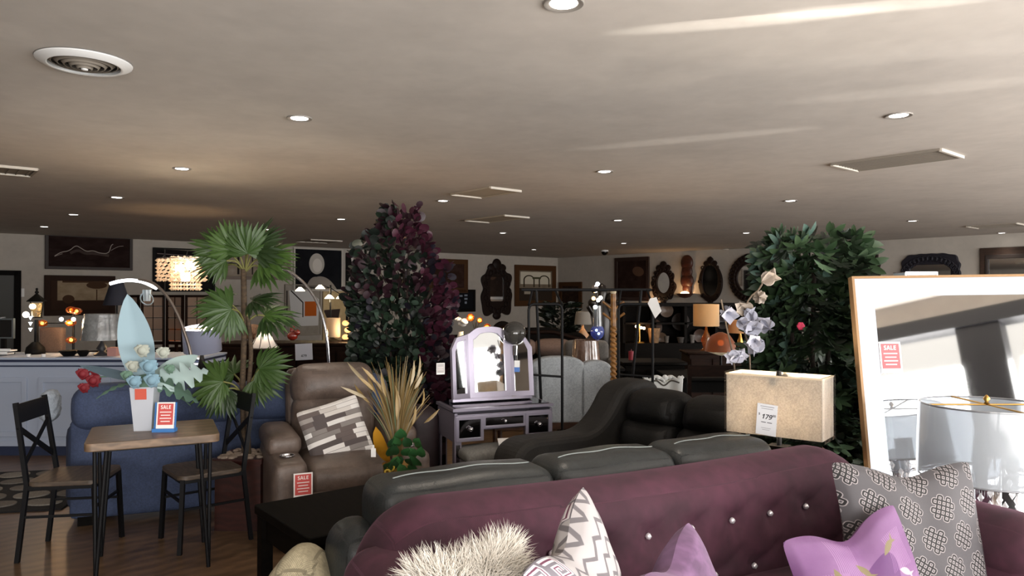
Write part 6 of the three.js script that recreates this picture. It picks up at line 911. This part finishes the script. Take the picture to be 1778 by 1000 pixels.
picture('A', 'wall_picture', 'large dark framed abstract picture with pale red lines behind the chandelier', 265, 372, 432, 506, M.black, ctex(512, 384, (g, w, h) => { noiseFill(g, w, h, [30, 27, 28], 10, 29); g.strokeStyle = '#8c7f7c'; g.lineWidth = 6; for (const a of [[20, 40, 480, 60], [90, 40, 30, 130], [200, 150, 330, 60], [330, 60, 470, 150], [260, 60, 380, 130]]) { g.beginPath(); g.moveTo(a[0], a[1]); g.lineTo(a[2], a[3]); g.stroke(); } g.strokeStyle = '#8a4a4a'; g.beginPath(); g.moveTo(160, 170); g.lineTo(360, 80); g.stroke(); }), 0.05);
picture('A', 'wall_picture', 'white and dark winter picture behind the palm crown', 384, 503, 433, 485, mat('#6d5c50', { roughness: 0.5 }), ctex(512, 256, (g, w, h) => { noiseFill(g, w, h, [150, 138, 124], 22, 39); g.fillStyle = '#2a2422'; g.beginPath(); g.ellipse(w * 0.78, h * 0.5, 80, 90, 0.4, 0, 7); g.fill(); g.fillRect(w * 0.2, 40, 16, 190); g.fillRect(w * 0.42, 20, 10, 210); }), 0.07);
// a plain stand-in for the portrait: an anonymous pale figure on black
picture('A', 'wall_picture', 'black picture with a pale abstract head and shoulders shape', 509, 594, 431, 505, mat('#b9b3aa', { roughness: 0.5 }), ctex(384, 320, (g, w, h) => { noiseFill(g, w, h, [24, 25, 29], 6, 49); g.fillStyle = '#b9b3ab'; g.beginPath(); g.ellipse(w * 0.46, h * 0.36, 62, 82, 0, 0, 7); g.fill(); g.fillStyle = '#928a82'; g.beginPath(); g.moveTo(w * 0.22, h); g.quadraticCurveTo(w * 0.3, h * 0.66, w * 0.45, h * 0.68); g.quadraticCurveTo(w * 0.7, h * 0.6, w * 0.9, h); g.fill(); g.fillStyle = '#d3cdc6'; g.beginPath(); g.ellipse(w * 0.47, h * 0.4, 38, 54, 0, 0, 7); g.fill(); }), 0.04);
picture('A', 'wall_picture', 'tall black and white patterned picture behind the burgundy tree edge', 600, 640, 440, 560, M.black, ctex(256, 512, (g, w, h) => { noiseFill(g, w, h, [28, 26, 26], 8, 59); g.fillStyle = '#d0cbc6'; const rr = rng(12); for (let k = 0; k < 26; k++) { g.beginPath(); g.ellipse(40 + rr() * 180, 20 + rr() * 480, 12 + rr() * 26, 10 + rr() * 30, rr() * 3, 0, 7); g.fill(); } }), 0.06);
picture('A', 'wall_picture', 'brown framed dark painting at the right edge of the burgundy tree', 742, 811, 450, 508, goldBrown, ctex(256, 256, (g, w, h) => { noiseFill(g, w, h, [58, 40, 34], 16, 69); g.fillStyle = '#34241e'; for (let k = 0; k < 6; k++) g.fillRect(20 + k * 38, 90, 18, 120); }), 0.16);
picture('A', 'wall_picture', 'small glossy black framed picture with painted reflections beside the carved mirror', 784, 824, 503, 541, M.black, ctex(128, 128, (g, w, h) => { g.fillStyle = '#16181c'; g.fillRect(0, 0, w, h); g.fillStyle = '#8d97a6'; g.fillRect(30, 24, 26, 12); g.fillRect(68, 20, 20, 12); g.fillRect(68, 44, 20, 14); g.fillRect(70, 70, 14, 16); }), 0.08);  // pale blocks are reflected lights painted into the dark picture
picture('A', 'wall_picture', 'brown framed painting of pale arches near the wall corner', 893, 964, 461, 531, goldBrown, ctex(384, 384, (g, w, h) => { noiseFill(g, w, h, [120, 108, 92], 14, 79); g.fillStyle = '#cfc8b6'; g.fillRect(20, 20, w - 40, h * 0.4); g.strokeStyle = '#3a3226'; g.lineWidth = 14; for (const x of [0.3, 0.75]) { g.beginPath(); g.arc(w * x, h * 0.32, 56, Math.PI, 0); g.lineTo(w * x + 56, h * 0.55); g.moveTo(w * x - 56, h * 0.32); g.lineTo(w * x - 56, h * 0.55); g.stroke(); } g.fillStyle = '#4b4a34'; g.fillRect(w * 0.4, h * 0.22, w * 0.25, 24); g.fillStyle = '#352c24'; g.fillRect(0, h * 0.58, w, h); g.fillStyle = '#a59c8c'; g.fillRect(w * 0.16, h * 0.62, 70, 60); }), 0.2);
picture('B', 'wall_picture', 'small brown framed painting just right of the wall corner', 972, 1011, 490, 534, goldBrown, ctex(192, 192, (g, w, h) => noiseFill(g, w, h, [52, 38, 30], 14, 89)), 0.15);
picture('B', 'wall_picture', 'large dark brown painting with a pale smudge, right of the corner', 1069, 1128, 447, 522, mat('#2e1c16', { roughness: 0.4 }), ctex(256, 320, (g, w, h) => { noiseFill(g, w, h, [44, 30, 26], 12, 99); g.fillStyle = 'rgba(120,92,72,0.6)'; g.beginPath(); g.ellipse(w * 0.72, h * 0.3, 50, 40, 0.4, 0, 7); g.fill(); }), 0.12);
{ // large abstract canvas on the left wall
  picture('A', 'wall_picture', 'large grey and white abstract canvas with an orange square', 494, 556, 494, 582, mat('#8d8478', { roughness: 0.6 }), ctex(384, 512, (g, w, h) => { noiseFill(g, w, h, [150, 143, 134], 14, 109); g.fillStyle = '#c9c8c8'; g.beginPath(); g.moveTo(40, 60); g.lineTo(240, 40); g.lineTo(370, 150); g.lineTo(360, 420); g.lineTo(150, 420); g.lineTo(60, 300); g.fill(); g.strokeStyle = '#332d2a'; g.lineWidth = 12; g.beginPath(); g.moveTo(60, 60); g.lineTo(190, 180); g.lineTo(190, 330); g.stroke(); g.fillStyle = '#b25a22'; g.fillRect(210, 170, 130, 150); g.fillStyle = '#4a4340'; g.fillRect(0, 60, 26, 300); }), 0.02);
  picture('A', 'wall_picture', 'large cream abstract canvas with a dark boat shape', 560, 604, 506, 592, mat('#b59f78', { roughness: 0.6 }), ctex(384, 512, (g, w, h) => { noiseFill(g, w, h, [190, 168, 128], 16, 119); g.fillStyle = '#3c3230'; g.beginPath(); g.moveTo(0, 190); g.lineTo(260, 180); g.lineTo(230, 300); g.lineTo(60, 280); g.fill(); g.fillStyle = '#a59a8c'; g.fillRect(10, 340, 160, 90); }), 0.02);
}
// carved mirrors: a wavy, lobed frame with raised scrolls around a glass
function carvedMirror(w, label, x0, x1, y0, y1, o = {}) {
  const { g, W, H } = wallThing(w, 'carved_mirror', label, 'mirror', x0, x1, y0, y1, 'mirrors on the far walls'); const m = o.m ?? mat('#1e1310', { roughness: 0.5, specularIntensity: 0.4 }), n = 120, rr = rng(o.seed ?? 1), ph = rr() * 6;
  const out = [], oval = o.oval, lob = o.lobes ?? 10; for (let i = 0; i < n; i++) { const a = i / n * 6.2832, c = Math.cos(a), s = Math.sin(a), e = oval ? 1 : 1 / Math.pow(Math.pow(Math.abs(c), 5) + Math.pow(Math.abs(s), 5), 0.2); const k = e * (1 - (o.amp ?? 0.09) * (0.5 + 0.5 * Math.cos(a * lob + ph)) * (0.8 + 0.4 * Math.sin(a * 3))); out.push([c * W / 2 * k * 0.93, s * (H * (o.crest ? 0.42 : 0.47)) * k - (o.crest ? H * 0.05 : 0)]); }
  const iw = W * (o.iw ?? 0.25), ih = H * (o.ih ?? 0.24), hole = []; for (let i = 0; i < 48; i++) { const a = i / 48 * 6.2832, c = Math.cos(a), s = Math.sin(a), e = o.ovalGlass ? 1 : 1 / Math.pow(Math.pow(Math.abs(c), 12) + Math.pow(Math.abs(s), 12), 1 / 12); hole.push([c * iw * e, s * ih * e]); }
  mesh('frame', extrude(out, 0.05, 0.02, [hole]), m, g);
  mesh('glass', extrude(hole, 0.01).translate(0, 0, 0.02), o.glass ?? M.mirror, g);
  const sc = []; for (let k = 0; k < lob * 2; k++) { const a = k / (lob * 2) * 6.2832, rx = (W / 2 * 0.86 + iw) / 2 * 1.12, ry = (H * 0.44 + ih) / 2 * 1.08; sc.push(torus(Math.min(W, H) * 0.055, Math.min(W, H) * 0.022, Math.cos(a) * rx, Math.sin(a) * ry - (o.crest ? H * 0.03 : 0), 0.07, 0, 0, a, 12, 6)); } mesh('scrolls', sc, m, g);
  if (o.crest) { mesh('crest', [ball(W * 0.14, 0, H * 0.42, 0.04, 1, 1.1, 0.4), ball(W * 0.1, -W * 0.16, H * 0.37, 0.04, 1.3, 1, 0.4), ball(W * 0.1, W * 0.16, H * 0.37, 0.04, 1.3, 1, 0.4), ball(W * 0.07, 0, H * 0.48, 0.04, 1, 1, 0.4)], m, g); mesh('pendant', [ball(W * 0.12, 0, -H * 0.46, 0.04, 1, 0.8, 0.4)], m, g); }
  return { g, W, H };
}
carvedMirror('A', 'dark carved baroque mirror with crest on the left wall', 833, 889, 452, 552, { crest: true, seed: 3, lobes: 9, ih: 0.22, iw: 0.22, amp: 0.16 });
carvedMirror('B', 'dark carved oval mirror right of the large dark painting', 1131, 1176, 456, 526, { seed: 5, lobes: 8, oval: true, ovalGlass: true, ih: 0.27, iw: 0.26, amp: 0.2, crest: true });
carvedMirror('B', 'plain dark oval mirror with a small crest', 1214, 1256, 447, 526, { seed: 6, lobes: 4, oval: true, ovalGlass: true, ih: 0.36, iw: 0.34, amp: 0.02, crest: true, glass: mat('#4a4744', { roughness: 0.08, metalness: 1 }) });
carvedMirror('B', 'large round mirror in dark lattice carved frame left of the leafy tree', 1267, 1345, 438, 528, { seed: 7, lobes: 16, oval: true, ovalGlass: true, ih: 0.3, iw: 0.32, amp: 0.05 });
carvedMirror('B', 'dark carved panel mirror behind the right edge of the leafy tree', 1484, 1530, 427, 500, { seed: 8, lobes: 9, crest: true, ih: 0.2, iw: 0.2, amp: 0.14 });
carvedMirror('B', 'wide mirror in dark navy tufted frame above the lit mirror', 1563, 1672, 439, 520, { seed: 9, lobes: 18, amp: 0.04, iw: 0.34, ih: 0.26, m: mat('#15131f', { roughness: 0.6 }) });
{ const { g, W, H } = wallThing('B', 'framed_mirror', 'large square mirror in wide brown frame at the right edge', 'mirror', 1704, 1800, 430, 530, 'mirrors on the far walls'); mesh('frame', extrude(rrect(W, H, 0.02), 0.05, 0.012, [rrect(W * 0.76, H * 0.7, 0.01)]), mat('#4a3830', { roughness: 0.5, map: T.wood }), g); mesh('glass', box(W * 0.77, H * 0.71, 0.01, 0, 0, 0.02), M.mirror, g); mesh('inner_band', extrude(rrect(W * 0.8, H * 0.76, 0.02), 0.02, 0.008, [rrect(W * 0.72, H * 0.64, 0.01)]).translate(0, 0, 0.05), mat('#2a2220', { roughness: 0.6 }), g); }
{ // carved wooden wall sconce
  const { g, W, H } = wallThing('B', 'wall_sconce', 'carved red brown wooden sconce with a glowing cup between oval mirrors', 'sconce', 1183, 1208, 446, 520); const m = mat('#5a2c1c', { roughness: 0.45, map: T.wood });
  mesh('carving', [ball(W * 0.42, 0, H * 0.36, 0.08, 1, 1.1, 0.4), ball(W * 0.38, 0, H * 0.16, 0.08, 1, 1.2, 0.4), ball(W * 0.45, 0, -H * 0.06, 0.08, 1, 1, 0.4), ball(W * 0.3, 0, -H * 0.24, 0.08, 1, 1.4, 0.5), box(W * 0.5, H * 0.8, 0.06, 0, 0.05, 0.03)], m, g); mesh('cup', lathe([[0, -0.1], [W * 0.3, -0.06], [W * 0.5, 0.06], [W * 0.44, 0.06], [0, -0.02]], 20, 0, -H * 0.4, 0.2), m, g); mesh('bulb', ball(W * 0.2, 0, -H * 0.36, 0.2, 1.4, 0.7, 1), glow(1, 0.55, 0.25, 7), g); lamp(0, -H * 0.34, 0.42, WARM, 2.5, g, 2);
}
{ // wall-mounted candle light over the round dark mirror pair
  const { g, W, H } = wallThing('B', 'wall_light', 'small wall light with an orange bulb below the carved oval mirror', 'light', 1132, 1144, 512, 530); mesh('plate', box(W * 0.5, H * 0.6, 0.03, 0, 0, 0.015), M.black, g); mesh('bulb', ball(0.07, 0, 0, 0.1), glow(1, 0.4, 0.2, 6), g); lamp(0, 0, 0.3, WARM, 1, g, 2);
}
renderer.render(scene, camera);
